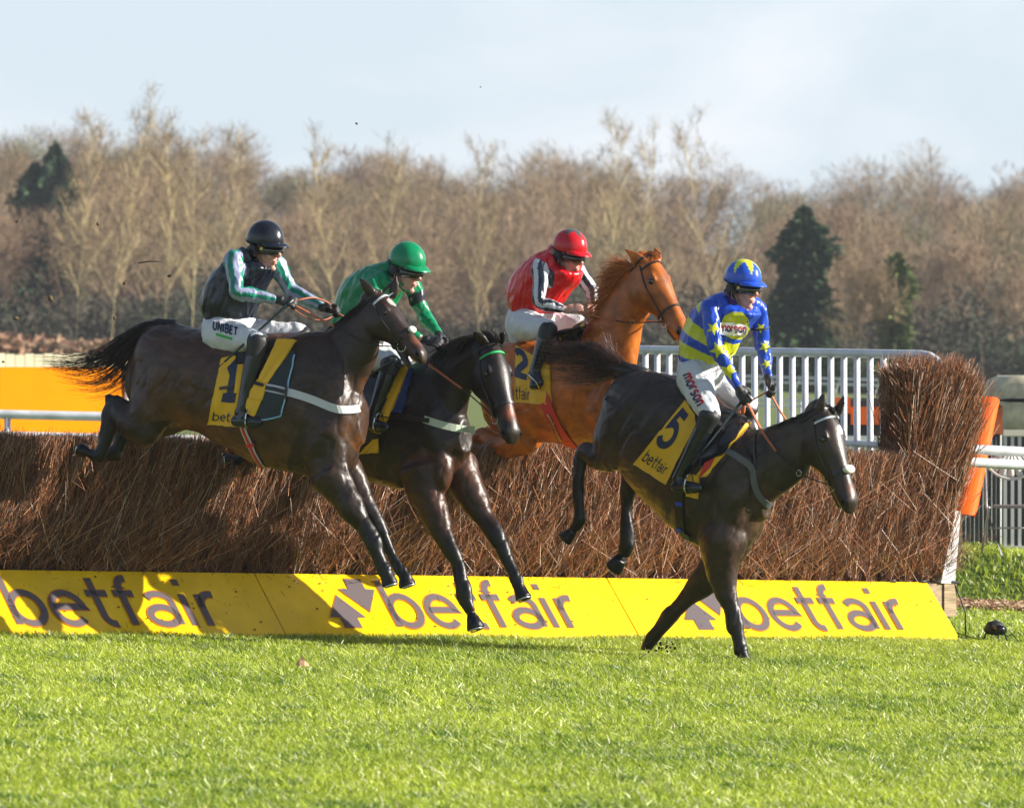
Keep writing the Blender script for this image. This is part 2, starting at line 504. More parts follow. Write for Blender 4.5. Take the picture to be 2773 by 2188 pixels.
# ================================================================== THE FENCE
fence = empty('steeplechase_fence', 'long brown birch brush fence across the course', 'fence', loc=FP(0, 0, 0))
FEND = f_at(2563, 0)
FBEG = -6.6
H0 = 1.39
def twigs(N, fr, hr, depth, lean, seed, lenr=(.35, .9), r=.0033, spread=.13, capz=None, nf=lambda h: .17 * (h - .4)):
    g = np.random.default_rng(seed)
    f_ = g.uniform(fr[0], fr[1], N)
    # bundles: clumps of twigs share lean and tone
    cl = np.floor(f_ / .11)
    h = hr[0] + (hr[1] - hr[0]) * g.random(N)
    L = g.uniform(*lenr, N)
    n_ = nf(h) - depth * g.random(N) ** 1.6
    n_ = n_ + .03 * np.sin(cl * 12.9) - .05 * (np.sin(f_ * 31.0 + 4 * np.sin(h * 6 + f_)) > .35)
    d_f = lean[0] + .07 * np.sin(cl * 7.7) + g.normal(0, spread, N)
    d_n = lean[1] + g.normal(0, spread * .7, N)
    top = h + L
    lim = (capz if capz is not None else H0) + .012 * f_ + g.normal(0, .022, N) + .02 * np.sin(f_ * 5.0) + .045 * (g.random(N) < .05)
    L = np.where(top > lim, np.maximum(lim - h, .05), L)
    def pos(f, n, hh):
        X = FO.x + FD.x * f + FN.x * n; Y = FO.y + FD.y * f + FN.y * n
        return np.stack([X, Y, ground_z(X, Y) + hh], 1)
    s = pos(f_, n_, h); e = pos(f_ + d_f * L, n_ + d_n * L, h + L)
    md = (s + e) / 2 + g.normal(0, .018, (N, 3)) * L[:, None]
    rr = r * g.uniform(.55, 1.3, N)
    V, Fc, k = strands(s, md, e, rr, rr * .55)
    tone = g.random(N)[:, None]
    tone = tone ** 1.8
    C = np.array([.080, .032, .018]) * (1 - tone) + np.array([.52, .26, .135]) * tone
    C *= (1 + .3 * np.sin(cl * 3.3) * np.sin(f_ * 3.1))[:, None]
    pale = g.random(N) < .085
    C[pale] = np.array([.62, .48, .38]) * g.uniform(.6, 1.2, (pale.sum(), 1))
    red = g.random(N) < .10
    C[red] = np.array([.42, .15, .07]) * g.uniform(.6, 1.2, (red.sum(), 1))
    C = np.repeat(C, k, axis=0)
    return V, Fc, C
def join_sets(sets):
    V = []; Fc = []; C = []; b = 0
    for v, f, c in sets:
        V.append(v); Fc.append(f + b); C.append(c); b += len(v)
    return np.concatenate(V), np.concatenate(Fc), np.concatenate(C)
mt_twig = mat('birch_twig', attr=True, rough=.34, spec=.7)
sets = [twigs(60000, (FBEG, FEND - .02), (.42, 1.30), .24, (.20, .16), 21, lenr=(.2, .6), spread=.11, r=.0028),
        twigs(120000, (FBEG, FEND - .02), (.42, 1.33), .17, (.19, .24), 26, lenr=(.05, .2), spread=.24, r=.0024),
        twigs(2200, (FBEG, FEND - .02), (.42, 1.33), .02, (.1, .3), 27, lenr=(.06, .3), spread=.8, r=.0024, nf=lambda h: .19 + .17 * (h - .4)),
        twigs(15000, (FBEG, FEND), (1.0, 1.33), .75, (.15, .12), 22, lenr=(.1, .35), nf=lambda h: .16),   # top surface
        twigs(9000, (FBEG, FEND), (.40, .60), .07, (.1, .12), 23, lenr=(.08, .3), spread=.8, r=.0028),   # loose ends at the foot
        ]
V, Fc, C = join_sets(sets)
mesh_np('brush', V, Fc, mt_twig, fence, col=C)
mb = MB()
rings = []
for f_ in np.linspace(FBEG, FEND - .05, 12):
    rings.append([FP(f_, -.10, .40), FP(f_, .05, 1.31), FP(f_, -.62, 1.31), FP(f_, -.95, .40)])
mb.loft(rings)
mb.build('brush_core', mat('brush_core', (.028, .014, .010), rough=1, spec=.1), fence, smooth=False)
# tall brush tied round the wing end
mb = MB(); 
sets = [twigs(13000, (f_at(2385, -.2), FEND - .05), (1.22, 1.95), .30, (.06, .18), 31, capz=2.03, lenr=(.25, .6), nf=lambda h: .12 + .05 * (h - 1.2), r=.0035),
        twigs(15000, (f_at(2385, -.2), FEND), (1.25, 1.98), .3, (.05, .2), 35, capz=2.05, lenr=(.05, .2), spread=.55, nf=lambda h: .14 + .06 * (h - 1.2), r=.003),
        twigs(5200, (FEND - .42, FEND + .03), (1.1, 1.95), .5, (.17, .2), 32, capz=2.0, lenr=(.3, .8), spread=.16, r=.0036, nf=lambda h: .18),
        twigs(3000, (FEND - .42, FEND + .05), (1.85, 2.0), .5, (.2, .2), 33, capz=2.18, lenr=(.1, .26), spread=.28, r=.0032, nf=lambda h: .18),
        twigs(900, (f_at(2385, -.2), FEND - .3), (1.9, 2.0), .3, (.05, .1), 34, capz=2.12, lenr=(.06, .16), spread=.35, r=.0026, nf=lambda h: .15)]
V, Fc, C = join_sets(sets)
mesh_np('wing_brush', V, Fc, mt_twig, fence, col=C)
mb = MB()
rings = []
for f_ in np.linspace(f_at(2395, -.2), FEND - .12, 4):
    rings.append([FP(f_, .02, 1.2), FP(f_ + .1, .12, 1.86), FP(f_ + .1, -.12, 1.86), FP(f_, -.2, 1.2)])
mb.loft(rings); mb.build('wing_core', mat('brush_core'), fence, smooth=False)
# timber kerb behind the apron, white end post
mt_wood = mat('weathered_timber', (.34, .25, .15), rough=.85, var=.4, vscale=6, stretch=(1, 1, 12), bump=.4, bscale=20)
mt_white = mat('white_paint', (.62, .62, .62), rough=.45, var=.08, vscale=3, bump=.06, bscale=8)
mb = MB()
mb.loft([[FP(f_, .02, .19), FP(f_, .02, .425), FP(f_, -.10, .425), FP(f_, -.10, .19)] for f_ in np.linspace(FBEG, FEND - .06, 8)])
mb.build('timber_beam', mt_wood, fence, smooth=False)
mb = MB()
mb.loft([[FP(f_, .035, .17), FP(f_, .035, .43), FP(f_, -.14, .43), FP(f_, -.14, .17)] for f_ in (FEND - .055, FEND + .075)])
mb.build('timber_end_block', mt_wood, fence, smooth=False)
mb = MB()
mb.loft([[FP(f_, .0, -.02), FP(f_, .0, .19), FP(f_, -.10, .19), FP(f_, -.10, -.02)] for f_ in (FEND - .16, FEND + .03)])
mb.build('footing_board', mt_white, fence, smooth=False)
mb = MB()
e0, e1 = FP(FEND - .12, .05, .44), FP(FEND - .0, .14, 1.05)
mb.loft([[FP(FEND - .10, .045, .43), FP(FEND + .05, .045, .43), FP(FEND + .05, -.25, .43), FP(FEND - .10, -.25, .43)],
         [FP(FEND + .005, .10, 1.0), FP(FEND + .06, .10, 1.0), FP(FEND + .06, -.2, 1.0), FP(FEND + .005, -.2, 1.0)]])
mb.build('end_board', mt_white, fence, smooth=False)
mb = MB()
for a, b in (((2560, 1556), (2600, 1562)), ((2480, 1557), (2520, 1560)), ((2403, 1552), (2432, 1560))):
    fa, fb = f_at(a[0], .03), f_at(b[0], .03)
    mb.tube([FP(fa, .02, .435), FP((fa + fb) / 2, .05, .445), FP(fb, .01, .43)], .011, 6)
    mb.build('black_tie', mat('black_rubber', (.015, .015, .016), rough=.5), fence); mb = MB()
mb.tube([FP(FEND + .05, .03, .44), FP(FEND + .10, .05, .32), FP(FEND + .13, .08, .2), FP(FEND + .11, .1, .03)], .006, 6)
mb.build('black_tie', mat('black_rubber', (.015, .015, .016), rough=.5), fence)

# ---- advertising apron boards
mt_yel = mat('yellow_board', (.90, .55, .0), rough=.3, spec=.5, var=.13, vscale=3.5, bump=.35, bscale=3.5, bdist=.02)
mt_gray = mat('grey_lettering', (.11, .09, .095), rough=.35)
mt_edge = mat('brown_outline', (.55, .16, .01), rough=.4)
NB, NT, HT, HB = .42, .035, .435, .01
def bp(f, s, lift=0.0):
    """on the sloping board: f along, s from foot (0) to top (1)"""
    n = NB + (NT - NB) * s; h = HB + (HT - HB) * s
    p = FP(f, n, h)
    nrm = (FN * (HT - HB) + Vector((0, 0, 1)) * (NB - NT)).normalized()
    return p + nrm * lift
seams = [f_at(-340, .2), f_at(734, .235), f_at(1690, .235), f_at(2558, .23)]
LEN = math.hypot(HT - HB, NB - NT)
WORDS = [(58, 579), (1087, 1553), (2029, 2446)]
BLAB = ['yellow sloping board with grey lettering at the left edge, crossed by the horses\' shadow',
        'middle yellow sloping board with two arrows and grey lettering under the landing horses',
        'right yellow sloping board with two arrows ending at the fence end']
for k in range(3):
    fa, fb = seams[k] + .006, seams[k + 1] - .006
    root = empty('advertising_board', BLAB[k], 'board', loc=bp((fa + fb) / 2, 0), group='yellow boards along the foot of the fence')
    mb = MB()
    # right end edge slopes further out like the photographed panel
    n = 16
    rings = []
    for i in range(n + 1):
        f_ = fa + (fb - fa) * i / n
        wob = .004 * math.sin(i * 1.7 + k)
        rings.append([bp(f_, 0, wob), bp(f_, .5, wob * .5), bp(f_, 1, 0), bp(f_, 1, -.014), bp(f_, 0, -.014)])
    mb.loft(rings)
    mb.build('panel', mt_yel, root, smooth=False)
    # lettering: em from the word's photographed width
    f0 = f_at(WORDS[k][0], NB - .05); f1 = f_at(WORDS[k][1], NB - .05)
    q, W = text_quads('betfair', .125, .1)
    q2, _ = text_quads('betfair', .165, .1)
    s0, s1 = .17, .90
    sc = (f1 - f0) / (W - .42)
    for nm, qq, mtx, lf in (('letter_outline', q2, mt_edge, .0045), ('letter', q, mt_gray, .0065)):
        x_ = 0
        for ch in 'betfair':
            mb = MB()
            for quad in text_quads(ch, .125 if nm == 'letter' else .165, .1)[0]:
                mb.add([bp(f0 + (p[0] + x_) * sc, s0 + p[1] * (s1 - s0), lf) for p in quad], [(0, 1, 2, 3)])
            mb.build(nm, mtx, root, smooth=False)
            x_ += GL[ch][0] + .1
    # the two arrows left of the word
    ar1 = [(.287, .66), (.6, .21), (.45, .205), (.455, 0), (.164, 0), (.16, .205), (0, .21)]
    ar2 = [(.56, 1), (.845, 1), (.847, .8), (1, .785), (.72, .32), (.378, .79), (.555, .8)]
    if k >= 0:
        aw = sc * 1.30
        ax0 = f0 - aw - sc * .16
        for nm, grow, mtx, lf in (('arrow_outline', 1.045, mt_edge, .0045), ('arrow', 1.0, mt_gray, .0065)):
            for ar in (ar1, ar2):
                mb = MB()
                cxx = sum(p[0] for p in ar) / 7; cyy = sum(p[1] for p in ar) / 7
                pts = [(cxx + (p[0] - cxx) * grow, cyy + (p[1] - cyy) * grow) for p in ar]
                mb.add([bp(ax0 + p[0] * aw, s0 - .02 + p[1] * (s1 - s0 + .04), lf) for p in pts], [(0, 1, 2, 3, 4, 5, 6)])
                mb.build(nm, mtx, root, smooth=False)
    # the seam strip, faint dents and specks of mud and birch on the board
    g = random.Random(40 + k)
    mb = MB()
    for i in range(110 if k < 2 else 40):
        f_ = g.uniform(fa + .05, fb - .05); s_ = g.uniform(.1, .97); a = g.uniform(0, 3.14)
        if g.random() < .5:
            L = g.uniform(.01, .05); mb.tube([bp(f_, s_, .007), bp(f_ + math.cos(a) * L, s_ + math.sin(a) * L / LEN, .008)], .0012, 4)
        else:
            rr = g.uniform(.003, .009)
            mb.add([bp(f_ + rr * math.cos(t_) * 1.3, s_ + rr * math.sin(t_) / LEN, .008) for t_ in np.linspace(0, 5.4, 7)], [tuple(range(7))])
    mb.build('mud_specks', mat('mud', (.12, .05, .02), rough=.9), root, smooth=False)

# ---- white wing with slats
BACK = -FN
wing_o = FO + FD * f_at(2500, -.15) + FN * -.15
wing = empty('wing_rail', 'white slatted plastic wing leading up to the right end of the fence', 'wing fence', loc=(wing_o.x, wing_o.y, float(ground_z(wing_o.x, wing_o.y))))
WD = (Vector((-.50, .80, 0))).normalized()
def WP(d, h):
    p = Vector((wing_o.x, wing_o.y, 0)) + WD * d
    return Vector((p.x, p.y, -.117 + .035 * min(d, 0) + h + .012 * d))
def d_at(px):
    k = (px - CX) / F
    return (wing_o.x - k * wing_o.y) / (k * WD.y - WD.x)
mt_pvc = mat('white_pvc', (.62, .63, .66), rough=.35, spec=.4, var=.22, vscale=5)
topz = 2.19
mb = MB()
mb.tube([WP(d, topz) for d in np.linspace(d_at(1560), .03, 12)] + [WP(-.05, topz - .01) + FN * .03, WP(-.10, topz - .045) + FN * .07, WP(-.135, topz - .11) + FN * .11, WP(-.16, topz - .22) + FN * .13, WP(-.17, topz - .45) + FN * .10, WP(-.17, topz - .8) + FN * .0], .036, 12)
mb.build('top_rail', mt_pvc, wing)
mb = MB()
mb.tube([WP(d, 1.47) for d in np.linspace(d_at(1560), -.3, 6)], .03, 10)
mb.build('lower_rail', mt_pvc, wing)
px = 1560.0; 
while px < 2420:
    d = d_at(px)
    mb = MB()
    c = WP(d, (topz - .03) / 2)
    mb.tube([WP(d, -.02), WP(d, topz - .03)], .026, 10)
    mb.build('slat', mt_pvc, wing)
    px += 32 + (px - 1750) * .0065
# ---- running rails
def rail(label, pts, gap, rad, posts, name='running_rail', curved=False, postgap=True, base=None):
    root = empty(name, label, 'rail', loc=base or (pts[0].x, pts[0].y, pts[0].z - 1.2))
    for dz, nm in ((0, 'upper_rail'), (-gap, 'lower_rail')):
        mb = MB(); mb.tube([p + Vector((0, 0, dz)) for p in pts], rad, 10); mb.build(nm, mt_pvc, root)
    for p in posts:
        mb = MB()
        gz = float(ground_z(p.x, p.y))
        if curved:
            q = p + Vector((-.22, .25, 0))
            mb.tube([p, p + Vector((-.12, .1, .0)), Vector((q.x, q.y, p.z - .25)), Vector((q.x, q.y, gz))], rad * .6, 8)
        else:
            mb.tube([p, Vector((p.x + .0, p.y + .05, gz - .02))], rad * .7, 8)
        mb.build('post', mt_pvc, root)
rail('thick white double rail running from the right end of the fence out of the photo', [P(2540, 1214, 44.4), P(2640, 1217, 44.5), P(2773, 1224, 44.7), P(3000, 1234, 45)], .107, .042,
     [P(3040, 1236, 45.05)])
rail('thick white double rail in front of the orange hoarding on the left', [P(-300, 1118, 60), P(0, 1122, 60), P(300, 1129, 60), P(620, 1134, 60), P(900, 1140, 60)], .235, .053,
     [P(-200, 1119, 60), P(20, 1122, 60), P(800, 1138, 60)])
rail('thin white rail far off beyond the right side of the fence', [P(1650, 1008, 150), P(2000, 1018, 140), P(2400, 1030, 128), P(2640, 1036, 118), P(2790, 1042, 112), P(2950, 1048, 108)], .13, .028,
     [P(x, 1008 + (x - 1650) * .03, 150 - (x - 1650) * .033) for x in (1700, 1790, 1880, 1975, 2075, 2180, 2290, 2400, 2520)] + [P(2662, 1037, 117), P(2712, 1039, 115), P(2765, 1041, 113)], curved=True)
rail('thin white far rail seen low between the wing slats', [P(1600, 1078, 104), P(2100, 1084, 100), P(2500, 1090, 96)], .10, .024,
     [P(x, 1082, 100) for x in (1700, 1850, 2010, 2170, 2330)])
# ---- left hoarding and pale fence beyond
mt_or = mat('orange_hoarding', (.70, .20, .0), rough=.9, spec=.08, var=.06, vscale=1)
mb = MB()
yb = 66
def hoard(x0, x1, y0, y1, Y, Y2=None, th=.05):
    Y2 = Y2 or Y
    a, b = P(x0, y1, Y), P(x1, y1, Y2); c, d = P(x0, y0, Y), P(x1, y0, Y2)
    off = Vector((0, th, 0))
    return [[a, c, c + off, a + off], [b, d, d + off, b + off]]
root = empty('orange_hoarding', 'wide plain orange hoarding behind the left rail', 'hoarding', loc=P(100, 1260, 66))
mb = MB(); mb.loft(hoard(-420, 338, 994, 1200, 63.5, 66.4)); mb.build('panel', mt_or, root, smooth=False)
mb = MB(); mb.loft(hoard(338.3, 346, 990, 1210, 66.36, th=.09)); mb.build('end_post', mt_white, root, smooth=False)
for x in (-300, 60, 300):
    mb = MB(); mb.box(P(x, 1230, 66.7), (.04, 0, 0), (0, .04, 0), (0, 0, .9)); mb.build('support', mt_wood, root, smooth=False)
root = empty('cream_fence', 'pale cream board fence above the orange hoarding on the left', 'fence', loc=P(100, 1080, 100))
for i in range(30):
    x = -400 + i * 26
    mb = MB(); mb.loft(hoard(x, x + 24, 957 + (i * 7 % 5), 1120, 97 + i * .14, 97 + i * .14 + .13, th=.03)); mb.build('board', mat('cream_board', (.44, .40, .27), rough=.7, var=.15, vscale=1), root, smooth=False)
# far orange and black hoarding seen through the slats
root = empty('striped_hoarding', 'orange and black hoarding seen through the slats of the wing', 'hoarding', loc=P(2330, 1250, 62))
mb = MB(); mb.loft(hoard(2262, 2420, 1078, 1082.5, 62)); mb.build('black_edge', mat('black_rubber'), root, smooth=False)
mb = MB(); mb.loft(hoard(2304, 2400, 1102, 1150, 61.96)); mb.build('orange_band', mat('deep_orange', (.85, .13, .01), rough=.5), root, smooth=False)
mb = MB(); mb.loft(hoard(2262, 2420, 1083, 1180, 62.0)); mb.build('black_panel', mat('dark_panel', (.03, .03, .04), rough=.6), root, smooth=False)
mb = MB(); mb.loft(hoard(2262, 2303, 1076, 1120, 61.95)); mb.build('orange_block', mat('deep_orange'), root, smooth=False)
mb = MB(); mb.loft(hoard(2250, 2430, 1180.5, 1215, 61.97)); mb.build('white_base', mt_white, root, smooth=False)

# ---- clutter at the right edge
YB = 50.5
# leaning orange board pads
def curved_pad(name, label, A, B, wid, depth, m_, group=None):
    """A foot, B top: a half-round plastic wing pad"""
    root = empty(name, label, 'pad', loc=A)
    ax = (B - A); u = Vector((1, 0, 0)) * wid; w_ = ax.cross(u).normalized() * -depth
    rings = []
    for s_ in (0, .15, .4, .7, .9, 1):
        c = A + ax * s_
        ring = [c + u * math.cos(t_) + w_ * math.sin(t_) for t_ in np.linspace(0, math.pi, 12)]
        ring += [c + u * .9 * math.cos(t_) + w_ * (.8 * math.sin(t_)) for t_ in np.linspace(math.pi, 0, 12)]
        rings.append(ring)
    mb = MB(); mb.loft(rings); mb.build('shell', m_, root, smooth=False)
    mb = MB(); mb.tube([A + ax * .1 + Vector((-wid * .5, .06, 0)), A + ax * -.25 + Vector((-wid * .5, .1, 0))], .045, 6); mb.build('stake', mt_wood, root, smooth=False)
mt_fl = mat('orange_plastic', (.95, .12, .004), rough=.6, spec=.15)
curved_pad('leaning_pad', 'bright orange half round plastic pad leaning behind the fence end', P(2607, 1402, 48.3), P(2672, 1084, 48.9), .115, .07, mt_fl)
curved_pad('leaning_pad', 'faded orange plastic pad seen through the brush beside the brighter one', P(2572, 1330, 49.2), P(2606, 1090, 49.6), .09, .06, mat('orange_plastic_dull', (.8, .09, .012), rough=.5))
# wooden stake at the fence end
mb = MB(); a, b = P(2592, 1500, 46.0), P(2594, 1395, 46.0)
mb.loft([[a + Vector((sx * .035, sy * .035, 0)) for sx, sy in ((-1, -1), (1, -1), (1, 1), (-1, 1))], [b + Vector((sx * .035, sy * .035, 0)) for sx, sy in ((-1, -1), (1, -1), (1, 1), (-1, 1))]])
o = mb.build('wooden_stake', mt_wood, smooth=False, origin=a)
tag(o, 'pale wooden stake standing just behind the fence end', 'stake')
# corrugated grey shed wall
root = empty('corrugated_container', 'grey corrugated metal container behind the leaning orange pad', 'container', loc=P(2660, 1490, 51))
mb = MB(); rings = []
for i in range(60):
    x = 2560 + i * 2.6
    off = .02 * math.sin(i * 1.4)
    a, b = P(x, 1492, 51), P(x, 1172, 51)
    a.y += off; b.y += off
    rings.append([a, b, b + Vector((0, .9, 0)), a + Vector((0, .9, 0))])
mb.loft(rings); mb.build('corrugated_wall', mat('zinc', (.30, .31, .31), rough=.5, metal=.2, var=.25, vscale=2, stretch=(6, 1, .5)), root, smooth=False)
mb = MB(); mb.loft([[P(2635, 1176, 50.9), P(2635, 1062, 51.0), P(2635, 1062, 51.8), P(2635, 1176, 51.8)], [P(2715, 1176, 50.9), P(2715, 1100, 50.9), P(2715, 1100, 51.8), P(2715, 1176, 51.8)]])
mb.build('rust_panel', mat('rust_orange', (.42, .10, .03), rough=.7, var=.5, vscale=5), root, smooth=False)
# cream rounded vehicle body
root = empty('trailer', 'cream rounded trailer body standing past the right end of the fence', 'trailer', loc=P(2840, 1500, 53))
def rrect(xc, yc, zc, hx, hy, hz, r_, n=5):
    pts = []
    for cx_, cz_, a0 in ((hx - r_, hz - r_, 0), (-hx + r_, hz - r_, 90), (-hx + r_ * .3, -hz + r_ * .3, 180), (hx - r_ * .3, -hz + r_ * .3, 270)):
        rr = r_ if a0 < 180 else r_ * .3
        for i in range(n + 1):
            an = R(a0 + 90 * i / n); pts.append((cx_ + rr * math.cos(an), cz_ + rr * math.sin(an)))
    return pts
prof = rrect(0, 0, 0, .75, 0, .30, .24)
cc = P(2868, 1130, 53.2)
rings = []
for yy, sc in ((-.62, .93), (-.58, 1), (.9, 1), (.95, .93)):
    rings.append([cc + Vector((p[0] * sc, yy, (p[1] * sc) + .16 * (1 - (p[0] / .9) ** 2) * (p[1] > 0))) for p in prof])
mb = MB(); mb.loft(rings); mb.build('body', mat('cream_shell', (.50, .46, .32), rough=.7, var=.35, vscale=7, bump=.3, bscale=60), root)
mb = MB(); mb.tube([cc + Vector((-.72, -.6, .17)), cc + Vector((0, -.64, .17)), cc + Vector((.7, -.6, .17))], .02, 6); mb.build('roof_seam', mat('black_rubber'), root)
for sx in (-.5, .5):
    mb = MB(); rr = .27
    rings = [[cc + Vector((sx + rr * k_ * math.cos(t_), y_, -.95 + rr * k_ * math.sin(t_))) for t_ in np.linspace(0, 2 * math.pi, 20)[:-1]] for y_, k_ in ((-.5, .85), (-.48, 1), (-.34, 1), (-.32, .85))]
    mb.loft(rings); mb.build('wheel', mat('black_rubber'), root)
# white slatted barrier
root = empty('picket_barrier', 'white slatted barrier behind the plastic chair', 'barrier', loc=P(2760, 1485, 50.2))
mb = MB(); mb.loft(hoard(2718, 3000, 1164, 1180, 50.2, th=.05)); mb.build('top_board', mat('cream_paint', (.74, .70, .58), rough=.5), root, smooth=False)
mb = MB(); mb.loft(hoard(2718, 3000, 1478, 1486, 50.2, th=.05)); mb.build('bottom_rail', mt_white, root, smooth=False)
for i in range(14):
    x = 2718 + i * 19.5
    mb = MB(); mb.loft(hoard(x, x + 9, 1181, 1484, 50.22, th=.03)); mb.build('picket', mt_white, root, smooth=False)
mb = MB(); mb.loft(hoard(2715, 3000, 1183, 1480, 50.5, th=.03)); mb.build('backing', mat('dark_panel'), root, smooth=False)
# folding chair
root = empty('folding_chair', 'white plastic folding chair with a scalloped back', 'chair', loc=P(2745, 1500, 48.6))
ch = P(2740, 1288, 48.6)
mt_ch = mat('chair_plastic', (.62, .60, .58), rough=.4)
mb = MB()
# scalloped shell back: fan of ribs
n = 7
for i in range(n):
    a0 = R(205 + i * (130 / n)); a1 = R(205 + (i + .8) * (130 / n))
    c0 = Vector((0, 0, 0))
    pts = []
    for (an, rr) in ((a0, .06), (a0, .24), ((a0 + a1) / 2, .265), (a1, .24), (a1, .06)):
        pts.append(ch + Vector((.0 + rr * 1.05 * math.cos(an + math.pi * 0), .0, .24 + rr * 1.0 * math.sin(an) + .0)))
    mb.add(pts + [p + Vector((0, .02, 0)) for p in pts], [(0, 1, 2, 3, 4), (9, 8, 7, 6, 5), (0, 5, 6, 1), (1, 6, 7, 2), (2, 7, 8, 3), (3, 8, 9, 4)])
mb.tube([ch + Vector((.26 * math.cos(R(a)), .01, .24 + .27 * math.sin(R(a)))) for a in range(200, 341, 10)], .014, 8)
mb.tube([ch + Vector((-.25, .01, .22)), ch + Vector((0, .01, .245)), ch + Vector((.25, .01, .22))], .018, 8)
mb.build('backrest', mt_ch, root)
mb = MB(); sc_ = ch + Vector((.06, -.16, -.27))
mb.box(sc_, (.23, 0, 0), (0, .2, 0), (0, 0, .012)); mb.build('seat', mat('chair_seat', (.16, .13, .12), rough=.5), root, smooth=False)
mt_leg = mat('grey_tube', (.45, .44, .43), rough=.35, metal=.4)
for sx in (-.24, .24):
    mb = MB(); mb.tube([ch + Vector((sx, .0, .12)), ch + Vector((sx, -.12, -.28)), ch + Vector((sx + .12, -.34, -.70))], .012, 8); mb.build('leg', mt_leg, root)
    mb = MB(); mb.tube([sc_ + Vector((sx - .05, -.15, 0)), sc_ + Vector((sx - .08, .25, -.42))], .012, 8); mb.build('leg', mt_leg, root)
mb = MB(); mb.tube([ch + Vector((-.22, -.2, -.46)), ch + Vector((.26, -.2, -.46))], .009, 6); mb.build('stretcher', mt_leg, root)
# remote camera on the grass with its cable
cp = P(2695, 1672, 42.3)
gz = float(ground_z(cp.x, cp.y)); cp.z = gz + .11
root = empty('remote_camera', 'small black covered camera lying on the grass by the fence end', 'camera', loc=(cp.x, cp.y, gz))
mt_blk = mat('black_rubber')
mb = MB(); mb.tube([cp + Vector((-.07, -.02, -.015)), cp + Vector((-.04, 0, .0)), cp + Vector((.0, .0, .01)), cp + Vector((.04, 0, -.01)), cp + Vector((.055, 0, -.02))], [.03, .055, .06, .055, .03], 12)
mb.build('body', mt_blk, root)
mb = MB(); mb.tube([cp + Vector((-.01, -.05, .015)), cp + Vector((.05, -.13, -.01))], [.032, .038], 14); mb.build('lens', mat('black_gloss', (.01, .01, .012), rough=.15), root)
for sx, ex in ((-.07, -.1), (.07, .1), (.02, .03)):
    mb = MB(); mb.tube([cp + Vector((sx, 0, -.03)), cp + Vector((ex, -.02, -.11))], .007, 6); mb.build('leg', mt_blk, root)
mb = MB(); mb.tube([cp + Vector(p) for p in ((-.1, 0, -.09), (-.22, .02, -.06), (-.33, .1, -.02), (-.36, .3, .02), (-.38, .5, .1))], .004, 6); mb.build('cable', mt_blk, root)
mb = MB(); mb.tube([cp + Vector(p) for p in ((.09, 0, -.06), (.13, -.02, -.04), (.17, -.04, -.09), (.35, -.02, -.1))], .004, 6); mb.build('cable', mt_blk, root)

# fallen leaf on the grass
lp = P(820, 1846, 34.3); lp.z = float(ground_z(lp.x, lp.y)) + .055
mb = MB()
mb.add([lp + Vector(p) for p in ((-.05, 0, -.01), (-.02, .0, .02), (-.005, 0, .045), (.012, 0, .015), (.05, .01, -.02), (.01, -.02, -.03), (-.02, -.02, -.025))], [(0, 1, 6), (1, 2, 3), (1, 3, 5, 6), (3, 4, 5)])
o = mb.build('fallen_leaf', mat('dry_leaf', (.5, .28, .16), rough=.6), smooth=False, origin=lp)
tag(o, 'curled pale brown leaf lying on the grass', 'leaf')
# ================================================================== TREES
def branch_tree(seed, H, spread, kind):
    """returns trunk segments and twig arrays in local coordinates; kind poplar/oak/bush"""
    g = random.Random(seed)
    trunk = []; tw = []
    def grow(p, d, L, r, lvl):
        n = 3
        pts = [p]
        for i in range(n):
            jit = Vector((g.gauss(0, .12), g.gauss(0, .12), g.gauss(0, .08)))
            up = .16 if kind == 'poplar' else .08
            d = (d + jit + Vector((0, 0, up if lvl else 0))).normalized()
            pts.append(pts[-1] + d * L / n)
        trunk.append((pts, r, r * .55, lvl))
        if lvl >= maxl: return
        k = nb[lvl]
        for i in range(k):
            s = (lo[lvl] + (1 - lo[lvl]) * (i + g.random()) / k)
            idx = min(int(s * n), n - 1); q = pts[idx].lerp(pts[idx + 1], s * n - idx)
            az = g.uniform(0, 6.283); an = g.uniform(*ang[lvl])
            dd = d if lvl else Vector((0, 0, 1))
            side = dd.cross(Vector((math.cos(az), math.sin(az), .3))).normalized()
            nd = (dd * math.cos(an) + side * math.sin(an)).normalized()
            fall = (1 - .62 * s) if kind == 'poplar' else (1 - .35 * s)
            grow(q, nd, L * lr[lvl] * fall * g.uniform(.7, 1.15), r * rr_[lvl] * (1 - .4 * s), lvl + 1)
    if kind == 'poplar':
        maxl = 3; nb = [26, 6, 4]; lo = [.22, .25, .2]; ang = [(.45, .95), (.4, .8), (.4, .9)]; lr = [.30 * spread, .5, .5]; rr_ = [.34, .5, .6]
        grow(Vector((0, 0, 0)), Vector((0, 0, 1)), H, .16, 0)
    else:
        maxl = 4; nb = [8, 6, 6, 4]; lo = [.35, .3, .25, .2]; ang = [(.5, 1.15), (.4, .9), (.4, .95), (.4, 1.0)]; lr = [.62 * spread, .6, .55, .5]; rr_ = [.5, .55, .55, .6]
        grow(Vector((0, 0, 0)), Vector((0, 0, 1)), H * .62, .22, 0)
    return trunk
